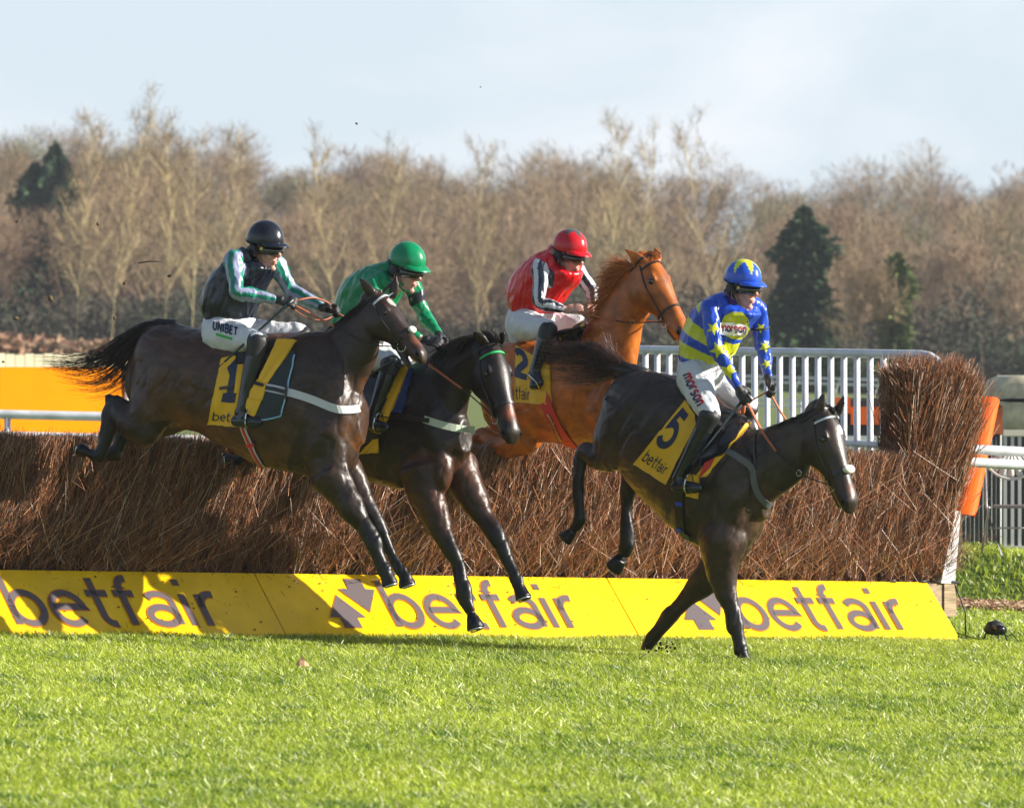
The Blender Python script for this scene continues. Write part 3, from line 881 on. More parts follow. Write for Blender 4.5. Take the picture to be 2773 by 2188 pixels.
def tree_arrays(trunk, wmin):
    s = []; m_ = []; e = []; w0 = []; w1 = []; lv = []
    for pts, r0, r1, lvl in trunk:
        n = len(pts) - 1
        if lvl >= 2:
            s.append(pts[0]); m_.append(pts[n // 2 + 0]); e.append(pts[-1]); w0.append(max(r0, wmin)); w1.append(max(r1 * .7, wmin * .7)); lv.append(lvl)
        else:
            for i in range(n):
                a, b = pts[i], pts[i + 1]
                s.append(a); m_.append((a + b) / 2); e.append(b)
                w0.append(max(r0 + (r1 - r0) * i / n, wmin)); w1.append(max(r0 + (r1 - r0) * (i + 1) / n, wmin)); lv.append(lvl)
    return np.array(s), np.array(m_), np.array(e), np.array(w0), np.array(w1), np.array(lv)
mt_tree = mat('winter_twig', attr=True, rough=.85, spec=.2, trans=0.0)
def place_tree(name, label, group, tr, X, Y, H0_, wmin, cbark, ctwig, seed, rot=None):
    g = np.random.default_rng(seed)
    z = float(ground_z(X, Y)) - .1
    base = np.array([X, Y, z])
    s, m_, e, w0, w1, lv = tree_arrays(tr, wmin)
    a = g.uniform(0, 6.28) if rot is None else rot
    M = np.array([[math.cos(a), -math.sin(a), 0], [math.sin(a), math.cos(a), 0], [0, 0, 1]])
    s, m_, e = (q @ M.T * H0_ + base for q in (s, m_, e))
    root = empty(name, label, 'tree', loc=(X, Y, z), group=group)
    pf = []
    ce = e[lv >= 3] if name == 'poplar_tree' else e[lv >= 3]
    for q in ce[g.random(len(ce)) < (.5 if name == 'poplar_tree' else .5)]:
        pf.append(q)
    if pf:
        pf = np.repeat(np.array(pf), 3, axis=0); pf = pf + g.normal(0, .16, pf.shape)
        dd = g.normal(0, .5, pf.shape) + np.array([0, 0, .8]); dd /= np.linalg.norm(dd, axis=1, keepdims=True); ll = g.uniform(.25, .75, (len(pf), 1))
        V, Fc, k = strands(pf, pf + dd * ll * .5 + g.normal(0, .04, pf.shape), pf + dd * ll, .010, .005, sides=2)
        C = np.array(ctwig) * (.8 + .4 * g.random((len(pf), 1)))
        mesh_np('fine_twigs', V, Fc, mt_tree, root, col=np.repeat(C, k, axis=0))
    for nm, sel, sides, cl in (('trunk', lv <= 1, 3, cbark), ('crown', lv >= 2, 2, ctwig)):
        if sel.sum() == 0: continue
        V, Fc, k = strands(s[sel], m_[sel], e[sel], w0[sel], w1[sel], sides=sides)
        C = np.array(cl) * (.75 + .5 * g.random((sel.sum(), 1)))
        mesh_np(nm, V, Fc, mt_tree, root, col=np.repeat(C, k, axis=0))
    return root
POP = [branch_tree(100 + i, 1.0, 1.0, 'poplar') for i in range(4)]
for tset in POP:
    for i, (pts, r0, r1, l) in enumerate(tset): tset[i] = (pts, r0 * .075, r1 * .075, l)
OAK = [branch_tree(200 + i, 1.0, 1.0, 'oak') for i in range(5)]
for tset in OAK:
    for i, (pts, r0, r1, l) in enumerate(tset): tset[i] = (pts, r0 * .13, r1 * .13, l)
# rows of tall pale poplars in front of the wood: photo column, photo row of the tip, depth
pop = [(205, 345, 262, 'pale poplar standing just right of the dark conifer pair'), (300, 300, 256, 'tallest thin poplar on the left'), (432, 355, 260, 'poplar with a pale trunk above the flying twig'),
       (515, 400, 270, 'poplar right of the one above the flying twig'), (610, 385, 268, 'slender poplar behind the back of the jockey in dark silks'), (905, 400, 258, 'poplar with yellowish trunk between the dark capped and green capped jockeys'),
       (1000, 420, 275, 'poplar directly behind the green cap'), (1310, 420, 278, 'poplar left of the jockey in red'), (1625, 350, 285, 'tall poplar above the chestnut horse'), (1700, 400, 288, 'poplar right of the chestnut horse'),
       (1965, 360, 290, 'thin poplar rising above the blue capped jockey')]
for i, (x, y, Y, lab) in enumerate(pop):
    p = P(x, y, Y); gz = float(ground_z(p.x, Y))
    place_tree('poplar_tree', lab, 'bare poplars in front of the wood', POP[i % 4], p.x, Y, (p.z - gz) * 1.0, .013, (.66, .54, .28), (.30, .22, .13), 300 + i)
def puffs(c, Rv, N, L, w, g, up=.35):
    # cloud of fine twigs filling a rounded crown
    d = g.normal(0, 1, (N, 3)); d /= np.linalg.norm(d, axis=1, keepdims=True)
    rr = g.uniform(.15, 1, (N, 1)) ** .5
    p = np.asarray(c) + d * rr * np.asarray(Rv)
    dr = d * .8 + np.array([0, 0, up]) + g.normal(0, .35, (N, 3)); dr /= np.linalg.norm(dr, axis=1, keepdims=True)
    ll = L * g.uniform(.5, 1.3, (N, 1))
    e = p + dr * ll
    return strands(p, (p + e) / 2 + g.normal(0, .05, (N, 3)) * ll, e, w, w * .5, sides=2)
oaks = [(2660, 440, 268, 'large spreading bare oak at the right edge of the wood', 1.0), (2290, 470, 285, 'rounded bare tree right of the tall conifer', 1.), (2450, 420, 300, 'bare tree behind the ivy covered trunk', 1.),
        (740, 420, 290, 'bushy bare tree over the dark cap of the left jockey', 1.), (1420, 400, 300, 'rounded bare tree over the red cap', 1.), (2080, 350, 300, 'tall bare tree breaking the skyline above the blue cap', 1.), (2270, 355, 305, 'tall bare tree on the skyline right of the conifer', 1.)]
for i, (x, y, Y, lab, k) in enumerate(oaks):
    p = P(x, y, Y); gz = float(ground_z(p.x, Y))
    place_tree('oak_tree', lab, 'bare broad trees in front of the wood', OAK[i % 5], p.x, Y, (p.z - gz) * .86, .015, (.17, .13, .09), (.32, .22, .15), 400 + i)
# conifers and ivy: many small leaf faces
def leafy(name, label, cat, X, Y, z0, Hh, prof, N, size, c0, c1, seed, trunk=True, parent=None, group=None, part='crown'):
    g = np.random.default_rng(seed)
    root = parent or empty(name, label, cat, loc=(X, Y, z0), group=group)
    t_ = g.random(N) ** .85
    rad = np.interp(t_, [p[0] for p in prof], [p[1] for p in prof]) * (1 + .25 * np.sin(t_ * 55 + g.integers(0, 6, N)))
    a = g.uniform(0, 6.283, N)
    lob = 1 + .22 * np.sin(a * 3 + t_ * 9) + .3 * np.sin(a * 5 - t_ * 23) * (t_ < .95)
    rad = rad * (1 + .2 * np.sin(t_ * 17 + 2 * np.sin(a)))
    r_ = rad * lob * np.sqrt(g.uniform(.25, 1, N))
    c = np.stack([X + r_ * np.cos(a), Y + r_ * np.sin(a), z0 + Hh * t_ + g.normal(0, .12, N)], 1)
    d = np.stack([np.cos(a), np.sin(a), g.uniform(-.5, .3, N)], 1) * size * g.uniform(.5, 1.3, (N, 1))
    w = size * .35
    V, Fc, k = strands(c - d * .5, c, c + d * .5 + g.normal(0, size * .2, (N, 3)), w, w * .4, sides=2)
    mx = g.random((N, 1)); C = np.array(c0) * (1 - mx) + np.array(c1) * mx
    mesh_np(part, V, Fc, mt_tree, root, col=np.repeat(C, k, axis=0))
    if trunk:
        mb = MB(); mb.tube([(X, Y, z0 - .2), (X, Y, z0 + Hh * .5), (X, Y, z0 + Hh * .97)], [.22, .14, .04], 8); mb.build('trunk', mat('bark', (.12, .09, .06), rough=.9), root)
    return root
CONE = [(0, .9), (.15, 1.0), (.4, .95), (.6, .62), (.72, .78), (.88, .5), (1, .06)]
def sc_prof(pr, k): return [(a, b * k) for a, b in pr]
for (x, y, Y, wd, lab) in ((2175, 572, 262, 1.4, 'tall dark green conifer standing alone in front of the wood'), (150, 398, 352, 1.5, 'taller dark conifer of the pair on the left skyline'), (95, 450, 352, 1.7, 'shorter dark conifer of the pair on the left skyline')):
    p = P(x, y, Y); gz = float(ground_z(p.x, Y))
    leafy('conifer_tree', lab, 'tree', p.x, Y, gz, p.z - gz, sc_prof(CONE, wd), 7500, .36, (.014, .036, .018), (.05, .09, .04), 500 + x)
p = P(2425, 730, 258); gz = float(ground_z(p.x, 258))
ivr = place_tree('ivy_tree', 'spreading bare tree with its trunk covered in bright ivy', None, OAK[2], p.x, 258, (P(2425, 520, 258).z - gz) * .9, .015, (.15, .12, .08), (.28, .2, .12), 477)
leafy('ivy_tree', None, None, p.x, 258, gz, p.z - gz + .6, [(0, .45), (.25, .7), (.5, .55), (.7, .75), (.85, .6), (1, .2)], 4600, .26, (.05, .085, .022), (.17, .20, .06), 77, trunk=False, parent=ivr, part='ivy')
# undergrowth hedge along the foot of the wood
def mass(name, label, cat, N, xr, yr, hfun, size, cols, seed, wd=.35):
    g = np.random.default_rng(seed)
    Y = g.uniform(*yr, N); X = g.uniform(*xr, N)
    hh = hfun(X, Y) * (.55 + .45 * np.sin(X * .9 + np.sin(Y * .7) * 2) * np.sin(X * .37 + 1) + .25 * g.random(N))
    hh = np.clip(hh, .4, None)
    t_ = g.random(N) ** .8
    c = np.stack([X, Y, ground_z(X, Y) + hh * t_], 1)
    d = g.normal(0, 1, (N, 3)); d /= np.linalg.norm(d, axis=1, keepdims=True); d *= size * g.uniform(.5, 1.4, (N, 1))
    V, Fc, k = strands(c - d * .5, c + g.normal(0, size * .1, (N, 3)), c + d * .5, size * wd, size * wd * .4, sides=2)
    ci = (np.floor(X * .45 + np.sin(Y) * .8).astype(int)) % len(cols)
    C = np.array(cols)[ci] * (.6 + .8 * g.random((N, 1)))
    o = mesh_np(name, V, Fc, mt_tree, col=np.repeat(C, k, axis=0))
    tag(o, label, cat, kind='stuff'); return o
mass('undergrowth', 'dark tangled undergrowth along the foot of the wood', 'undergrowth', 150000, (-95, 95), (296, 326), lambda X, Y: 4.6 + .03 * X + 1.2 * np.sin(X * .31), .5,
     [(.06, .052, .036), (.052, .058, .036), (.042, .048, .03), (.075, .062, .042), (.062, .055, .038)], 61, wd=.13)
mass('green_undergrowth', 'green holly and bramble at the foot of the wood on the right', 'undergrowth', 30000, (8, 34), (292, 299), lambda X, Y: 3.0 + 0 * X, .3,
     [(.05, .075, .035), (.08, .10, .045), (.05, .06, .035), (.09, .085, .055)], 62, wd=.2)
mass('heather', 'reddish brown heather bank beyond the cream fence', 'heather', 9000, (-33, -16), (232, 250), lambda X, Y: .8 + 0 * X, .3, [(.30, .17, .11), (.24, .16, .10)], 63)
# the wood itself: a far-off mass of bare trees on the slope
g = np.random.default_rng(5)
sets = []
arr = [tree_arrays(t_, .0) for t_ in OAK[:4] + POP[:2]]
NT_ = 300
for i in range(NT_ + 170):
    Y = 322 + 118 * g.random(); X = g.uniform(-1, 1) * (Y * .094 + 4)
    outer = i >= NT_      # the wood goes on past both edges of the photograph
    if outer: X = (Y * .094 + 4 + 80 * g.random() ** 1.2) * (1 if i % 2 else -1)
    k = int(g.integers(0, 6)); s, m_, e, w0, w1, lv = arr[k]
    sel = np.ones(len(s), bool)
    sky_h = 9.2 + 1.1 * math.sin(X * .21 + 1) + 1.0 * math.sin(X * .47) - .5 * (X < -12)
    Hs = (sky_h + g.normal(0, .8)) * (1.0 if Y < 380 else .82)
    a = g.uniform(0, 6.28); M = np.array([[math.cos(a), -math.sin(a), 0], [math.sin(a), math.cos(a), 0], [0, 0, 1]])
    wide = 1.35 if k < 4 else 1.6
    S = np.array([Hs * wide, Hs * wide, Hs])
    base = np.array([X, Y, float(ground_z(X, Y)) - .1])
    s2, m2, e2 = ((q @ M.T) * S + base for q in (s, m_, e))
    keep = (lv <= 1) | (g.random(len(s)) < (.35 if outer else .6))
    W0 = np.maximum(w0 * Hs * .55, .014); W1 = np.maximum(w1 * Hs * .55, .009)
    V, Fc, kk = strands(s2[keep], m2[keep], e2[keep], W0[keep], W1[keep], sides=2)
    tone = g.random()
    base_c = np.array([.215, .135, .088]) * (1 - tone) + np.array([.29, .22, .12]) * tone
    if g.random() < .12: base_c = np.array([.15, .155, .08])
    C = base_c * g.uniform(.65, 1.25, (keep.sum(), 1))
    sets.append((V, Fc, np.repeat(C, kk, axis=0)))
    for q_ in range(3):
        rx = Hs * g.uniform(.16, .27); cz = Hs * g.uniform(.55, .86)
        V, Fc, kk = puffs(base + np.array([g.normal(0, Hs * .13), g.normal(0, Hs * .13), cz]), (rx, rx, min(rx * 1.2, Hs * 1.04 - cz)), 420, .55, .013, g)
        sets.append((V, Fc, np.repeat(base_c * g.uniform(.8, 1.35, (420, 1)), kk, axis=0)))
V, Fc, C = join_sets(sets)
o = mesh_np('distant_wood', V, Fc, mt_tree, col=C)
tag(o, 'far-off brown winter wood of bare trees on the slope', 'wood', kind='stuff')
mass('wood_floor', 'brown scrub filling the wood between its trees', 'scrub', 130000, (-110, 110), (330, 450), lambda X, Y: 5.0 + 0 * X, .5,
     [(.16, .105, .075), (.19, .14, .09), (.13, .10, .065)], 64, wd=.10)

# haze
def build_haze(dens):
    mb = MB(); mb.box((0, 245, 14), (130, 0, 0), (0, 262, 0), (0, 0, 17.5))
    m_ = bpy.data.materials.new('haze'); m_.use_nodes = True
    t_ = m_.node_tree; t_.nodes.clear()
    o_ = t_.nodes.new('ShaderNodeOutputMaterial'); v_ = t_.nodes.new('ShaderNodeVolumePrincipled')
    v_.inputs['Color'].default_value = (.82, .87, .95, 1); v_.inputs['Density'].default_value = dens; v_.inputs['Anisotropy'].default_value = .3
    t_.links.new(v_.outputs[0], o_.inputs['Volume'])
    o = mb.build('haze', m_, smooth=False); tag(o, 'thin winter haze over the course', 'haze', kind='stuff')
build_haze(0.00022)
# ================================================================== BODIES: lofted outlines grown into one continuous surface
class Frame:
    """upright plane through a photo column at a depth, facing along a heading; v is the offset to the right-hand side (towards us)"""
    def __init__(s, px, Y, phi):
        s.phi = R(phi)
        s.h = Vector((math.sin(s.phi), -math.cos(s.phi), 0))
        s.s = Vector((-math.cos(s.phi), -math.sin(s.phi), 0))
        s.P0 = P(px, HY, Y)
        s.ppm = F / Y
    def pt(s, px, py, v=0.0):
        d = ray(px, py)
        t = ((s.P0 + s.s * v - CAM).dot(s.s)) / d.dot(s.s)
        return CAM + d * t
    def m(s, px): return px / s.ppm

class Body:
    def __init__(s, fr):
        s.fr = fr; s.mb = MB(); s.cen = []; s.lab = []; s.A = []; s.B = []; s.T = []; s.names = []
    def _rings(s, C, A, B, label, sup=2.0, sub=5, n=32, cap=True):
        data = catmull(np.concatenate([np.array(C), np.array(A), np.array(B)], 1), sub)
        k = label if label in s.names else (s.names.append(label) or label)
        li = s.names.index(label)
        rings = []
        N = len(data)
        for i, row in enumerate(data):
            c, a, b = Vector(row[:3]), Vector(row[3:6]), Vector(row[6:9])
            ring = []
            for j in range(n):
                t = 2 * math.pi * j / n
                ct, st = math.cos(t), math.sin(t)
                ct = math.copysign(abs(ct) ** (2 / sup), ct); st = math.copysign(abs(st) ** (2 / sup), st)
                ring.append(c + a * ct + b * st)
            rings.append(ring)
            s.cen.append(c); s.lab.append(li); s.A.append(a); s.B.append(b); s.T.append(i / (N - 1))
        # rounded ends
        if cap:
            def dome(r, c, d):
                return [c + (p - c) * .6 + d for p in r]
            c0, c1 = Vector(data[0][:3]), Vector(data[-1][:3])
            a0, a1 = min(Vector(data[0][3:6]).length, Vector(data[0][6:9]).length), min(Vector(data[-1][3:6]).length, Vector(data[-1][6:9]).length)
            d0 = (c0 - Vector(data[1][:3])).normalized(); d1 = (c1 - Vector(data[-2][:3])).normalized()
            rings = [dome(rings[0], c0, d0 * a0 * .55)] + rings + [dome(rings[-1], c1, d1 * a1 * .55)]
        s.mb.loft(rings)
    def pairs(s, label, st, sub=4, sup=2.15, autosil=False, B=None, cap=True):
        """stations (topx, topy, botx, boty, halfwidth[, v])"""
        C, A, Bv = [], [], []
        for q in st:
            v = q[5] if len(q) > 5 else 0.0
            a, b = s.fr.pt(q[0], q[1], v), s.fr.pt(q[2], q[3], v)
            half = (a - b) / 2
            if autosil:
                hp = math.hypot(q[0] - q[2], q[1] - q[3]) / 2
                lat = q[4] * abs(math.cos(s.fr.phi)) * s.fr.ppm * abs(q[0] - q[2]) / (2 * hp)
                half *= max(.55, math.sqrt(max(0.0, hp * hp - lat * lat)) / hp)
            C.append((a + b) / 2); A.append(half); Bv.append((B or s.fr.s) * q[4])
        s._rings(C, A, Bv, label, sup, sub, cap=cap)
    def path(s, label, st, ratio=.85, sub=4, sup=2.0, flat_end=False):
        """stations (px, py, r_px, v)"""
        C = [s.fr.pt(q[0], q[1], q[3]) for q in st]
        gk = 1.13 if 'leg' in label else 1.0
        s.path3(label, C, [q[2] * gk / s.fr.ppm for q in st], ratio, sub, sup, flat_end)
    def path3(s, label, C, r, ratio=.85, sub=4, sup=2.0, flat_end=False, side=None):
        side = side or s.fr.s
        A, Bv = [], []
        for i, c in enumerate(C):
            t = (C[min(i + 1, len(C) - 1)] - C[max(i - 1, 0)]).normalized()
            a = side.cross(t)
            if a.length < 1e-4: a = Vector((0, 0, 1))
            a.normalize(); b = t.cross(a).normalized()
            A.append(a * r[i]); Bv.append(b * r[i] * (ratio[i] if isinstance(ratio, (list, tuple)) else ratio))
        s._rings(C, A, Bv, label, sup, sub, cap=not flat_end)
    def ell(s, label, c, A, B, C):
        if label not in s.names: s.names.append(label)
        s.cen.append(Vector(c)); s.lab.append(s.names.index(label)); s.A.append(Vector(A)); s.B.append(Vector(B)); s.T.append(.5)
        s.mb.ell(c, A, B, C)
    def finish(s, name, material, parent, voxel=.012, smooth=3, colour=None, post=None, sf=.5):
        me = bpy.data.meshes.new('tmp')
        me.from_pydata([tuple(v) for v in s.mb.v], [], s.mb.f)
        bm = bmesh.new(); bm.from_mesh(me); bmesh.ops.recalc_face_normals(bm, faces=bm.faces); bm.to_mesh(me); bm.free()
        o = bpy.data.objects.new('tmp', me); COL.objects.link(o)
        r = o.modifiers.new('r', 'REMESH'); r.mode = 'VOXEL'; r.voxel_size = voxel; r.adaptivity = 0
        sm = o.modifiers.new('s', 'SMOOTH'); sm.factor = sf; sm.iterations = smooth
        dg = bpy.context.evaluated_depsgraph_get()
        ev = o.evaluated_get(dg)
        m2 = bpy.data.meshes.new_from_object(ev)
        bpy.data.objects.remove(o); bpy.data.meshes.remove(me)
        n = len(m2.vertices)
        co = np.empty(n * 3, np.float32); m2.vertices.foreach_get('co', co); co = co.reshape(-1, 3)
        no = np.empty(n * 3, np.float32); m2.vertices.foreach_get('normal', no); no = no.reshape(-1, 3)
        if post is not None:
            co = post(co, no, s).astype(np.float32)
        s.co = co; s.no = no
        # nearest station
        cen = np.array([tuple(c) for c in s.cen]); rad = np.array([min(a.length, b.length) for a, b in zip(s.A, s.B)])
        best = np.full(n, 1e9); bi = np.zeros(n, int)
        for i0 in range(0, len(cen), 64):
            d = np.linalg.norm(co[:, None, :] - cen[None, i0:i0 + 64], axis=2) - rad[None, i0:i0 + 64] * .85
            k = d.argmin(1); dm = d[np.arange(n), k]
            up = dm < best; best[up] = dm[up]; bi[up] = k[up] + i0
        s.lab_v = np.array(s.lab)[bi]; s.t_v = np.array(s.T)[bi]
        Au = np.array([tuple(a.normalized()) for a in s.A])[bi]; Bu = np.array([tuple(b.normalized()) for b in s.B])[bi]
        rel = co - cen[bi]
        s.ang = np.degrees(np.arctan2((rel * Bu).sum(1), (rel * Au).sum(1)))
        if parent is not None:
            co2 = co - np.array(parent_world(parent), np.float32)
        else: co2 = co
        m2.vertices.foreach_set('co', co2.ravel())
        m2.polygons.foreach_set('use_smooth', np.ones(len(m2.polygons), bool))
        if colour is not None:
            C = colour(s)
            ca = m2.color_attributes.new('col', 'FLOAT_COLOR', 'POINT')
            c4 = np.ones((n, 4), np.float32); c4[:, :3] = C
            ca.data.foreach_set('color', c4.ravel())
        m2.materials.clear(); m2.materials.append(material)
        m2.name = name
        m2.update()
        ob = bpy.data.objects.new(name, m2); COL.objects.link(ob); ob.parent = parent
        # surface lookup in world coordinates
        polys = [tuple(p.vertices) for p in m2.polygons]
        s.bvh = BVHTree.FromPolygons([Vector(c) for c in co.tolist()], polys)
        return ob
def sel(s, *labels):
    ids = [s.names.index(l) for l in labels if l in s.names]
    return np.isin(s.lab_v, ids)
def nz(co, sc, seed=0.0):
    x, y, z = (co * sc + seed).T
    return (np.sin(x * 1.3 + 2.1 * np.sin(y * .9 + z)) + np.sin(y * 1.7 + 1.9 * np.sin(z * 1.1 - x)) + np.sin(z * 1.5 + 2.3 * np.sin(x * 1.2 + y * .7))) / 3

# ---- laying things on a surface, found along the line of sight and then fixed there as geometry
def hit(bvh, px, py, fr, v_miss=.25, lift=.01):
    d = ray(px, py)
    loc, nrm, idx, dist = bvh.ray_cast(CAM, d.normalized())
    if loc is None:
        q = fr.pt(px, py, v_miss)
        near = bvh.find_nearest(q)
        if near[0] is not None and (near[0] - q).length < .12:
            return near[0] + near[1] * lift, near[1]
        return q, fr.s.copy()
    if nrm.dot(d) > 0: nrm = -nrm
    return loc + nrm * lift, nrm
def dense(pts, step=12):
    out = [pts[0]]
    for a, b in zip(pts, pts[1:]):
        L = math.hypot(b[0] - a[0], b[1] - a[1]); k = max(1, int(L / step))
        out += [tuple(a[j] + (b[j] - a[j]) * i / k for j in range(len(a))) for i in range(1, k + 1)]
    return out
def spline2(pts, step=10):
    return [tuple(q) for q in catmull(np.array(pts, float), max(2, int(40 / step)))]
def strap(mb, bvh, fr, pts, w_px, lift=.008, thick=.004, smoothn=2, round_=False, v_miss=.2):
    """a flat strap laid along a traced line on the surface"""
    pp = dense(spline2(pts))
    H = [hit(bvh, p[0], p[1], fr, v_miss, lift) for p in pp]
    C = [h[0] for h in H]; N = [h[1] for h in H]
    for _ in range(smoothn):
        C = [C[0]] + [(C[i - 1] + C[i] * 2 + C[i + 1]) / 4 for i in range(1, len(C) - 1)] + [C[-1]]
        N = [N[0]] + [((N[i - 1] + N[i] * 2 + N[i + 1]) / 4).normalized() for i in range(1, len(N) - 1)] + [N[-1]]
    w = w_px / fr.ppm / 2
    if round_:
        mb.tube(C, w, 6); return C
    rings = []
    for i, c in enumerate(C):
        t = (C[min(i + 1, len(C) - 1)] - C[max(i - 1, 0)]).normalized()
        n = N[i]; b = t.cross(n).normalized()
        if b.length < .1: b = Vector((0, 0, 1))
        rings.append([c - b * w, c - b * w + n * thick, c + b * w + n * thick, c + b * w])
    mb.loft(rings)
    return C
def mirror_pts(fr, pts):
    out = []
    for p in pts:
        d = (p - fr.P0).dot(fr.s)
        out.append(p - fr.s * (2 * d))
    return out
def patch_fn(bvh, fr, quad, lift, v_miss=.27, ripple=0.0, rf=9.0, smooth_it=3, nu=18, nv=18):
    """quad: four photo corners (top-left, top-right, bottom-right, bottom-left); optional curved edges through bilinear blend. Returns S(u,v)->point, N(u,v)"""
    tl, tr, br, bl = quad
    G = [[None] * (nu + 1) for _ in range(nv + 1)]; NN = [[None] * (nu + 1) for _ in range(nv + 1)]
    for j in range(nv + 1):
        for i in range(nu + 1):
            u, v = i / nu, j / nv
            x = (tl[0] * (1 - u) + tr[0] * u) * (1 - v) + (bl[0] * (1 - u) + br[0] * u) * v
            y = (tl[1] * (1 - u) + tr[1] * u) * (1 - v) + (bl[1] * (1 - u) + br[1] * u) * v
            G[j][i], NN[j][i] = hit(bvh, x, y, fr, v_miss, lift)
    for _ in range(smooth_it):
        G2 = [[g.copy() for g in r] for r in G]
        for j in range(nv + 1):
            for i in range(nu + 1):
                nb = [G[jj][ii] for jj, ii in ((j - 1, i), (j + 1, i), (j, i - 1), (j, i + 1)) if 0 <= jj <= nv and 0 <= ii <= nu]
                if len(nb) < 4:
                    continue
                G2[j][i] = (G[j][i] + sum(nb, Vector()) / len(nb)) / 2
        G = G2
    for j in range(nv + 1):
        for i in range(nu + 1):
            du = G[j][min(i + 1, nu)] - G[j][max(i - 1, 0)]; dv = G[min(j + 1, nv)][i] - G[max(j - 1, 0)][i]
            n = du.cross(dv)
            n = n.normalized() if n.length > 1e-9 else NN[j][i]
            if n.dot(NN[j][i]) < 0: n = -n
            NN[j][i] = n
    if ripple:
        for j in range(nv + 1):
            for i in range(nu + 1):
                u, v = i / nu, j / nv
                G[j][i] = G[j][i] + NN[j][i] * (ripple * (.35 + v) * (math.sin(u * rf + v * 2.5) + .5 * math.sin(u * rf * 2.3 - v * 4)))
    def S(u, v, l=0.0):
        x = min(max(u, 0), 1) * nu; y = min(max(v, 0), 1) * nv
        i, j = min(int(x), nu - 1), min(int(y), nv - 1); a, b = x - i, y - j
        p = (G[j][i] * (1 - a) + G[j][i + 1] * a) * (1 - b) + (G[j + 1][i] * (1 - a) + G[j + 1][i + 1] * a) * b
        n = (NN[j][i] * (1 - a) + NN[j][i + 1] * a) * (1 - b) + (NN[j + 1][i] * (1 - a) + NN[j + 1][i + 1] * a) * b
        return p + n.normalized() * l
    return S, nu, nv
def cloth(name, S, nu, nv, m_, parent, thick=.006, edge=None, smooth=True):
    v = []; f = []
    ring = []
    for k_ in (0, 1):
        for j in range(nv + 1):
            for i in range(nu + 1):
                v.append(S(i / nu, j / nv, -thick * k_))
    n1 = (nu + 1) * (nv + 1); w = nu + 1
    for j in range(nv):
        for i in range(nu):
            a = j * w + i
            f.append((a, a + 1, a + w + 1, a + w)); f.append((n1 + a, n1 + a + w, n1 + a + w + 1, n1 + a + 1))
    bd = [i for i in range(nu + 1)] + [j * w + nu for j in range(1, nv + 1)] + [nv * w + i for i in range(nu - 1, -1, -1)] + [j * w for j in range(nv - 1, 0, -1)]
    for a, b in zip(bd, bd[1:] + bd[:1]):
        f.append((a, b, n1 + b, n1 + a))
    return mesh_np(name, [tuple(p) for p in v], f, m_, parent, smooth)
def decal_text(name, s_, S, u0, v0, u1, v1, m_, parent, w=.13, lift=.004, slant=0.0):
    """text box in patch coordinates, (u0,v0) upper left, (u1,v1) lower right"""
    q, W = text_quads(s_, w, .08)
    mb = MB()
    for quad in q:
        mb.add([S(u0 + (p[0] + slant * p[1]) / W * (u1 - u0), v1 - p[1] * (v1 - v0), lift) for p in quad], [(0, 1, 2, 3)])
    return mb.build(name, m_, parent, smooth=False)
def decal_poly(mb, S, pts, lift=.004):
    """polygon fan, subdivided towards its centre so that it follows the surface"""
    cx = sum(p[0] for p in pts) / len(pts); cy = sum(p[1] for p in pts) / len(pts)
    for a, b in zip(pts, pts[1:] + pts[:1]):
        mid = ((a[0] + b[0]) / 2, (a[1] + b[1]) / 2)
        rows = []
        K = 4
        for k in range(K + 1):
            t = k / K
            rows.append([(cx + (q[0] - cx) * t, cy + (q[1] - cy) * t) for q in (a, mid, b)])
        for k in range(K):
            for i in range(2):
                qs = [rows[k][i], rows[k + 1][i], rows[k + 1][i + 1], rows[k][i + 1]]
                mb.add([S(*p, lift) for p in qs], [(0, 1, 2, 3)])
def surf_S(bvh, fr, ox, oy, ex, ey, lift=0.0):
    """S(u,v) mapping the photo plane near (ox,oy) onto a surface: ex, ey photo vectors of the unit axes"""
    def S(u, v, l=.004):
        p, n = hit(bvh, ox + ex[0] * u + ey[0] * v, oy + ex[1] * u + ey[1] * v, fr, .2, lift + l)
        return p
    return S
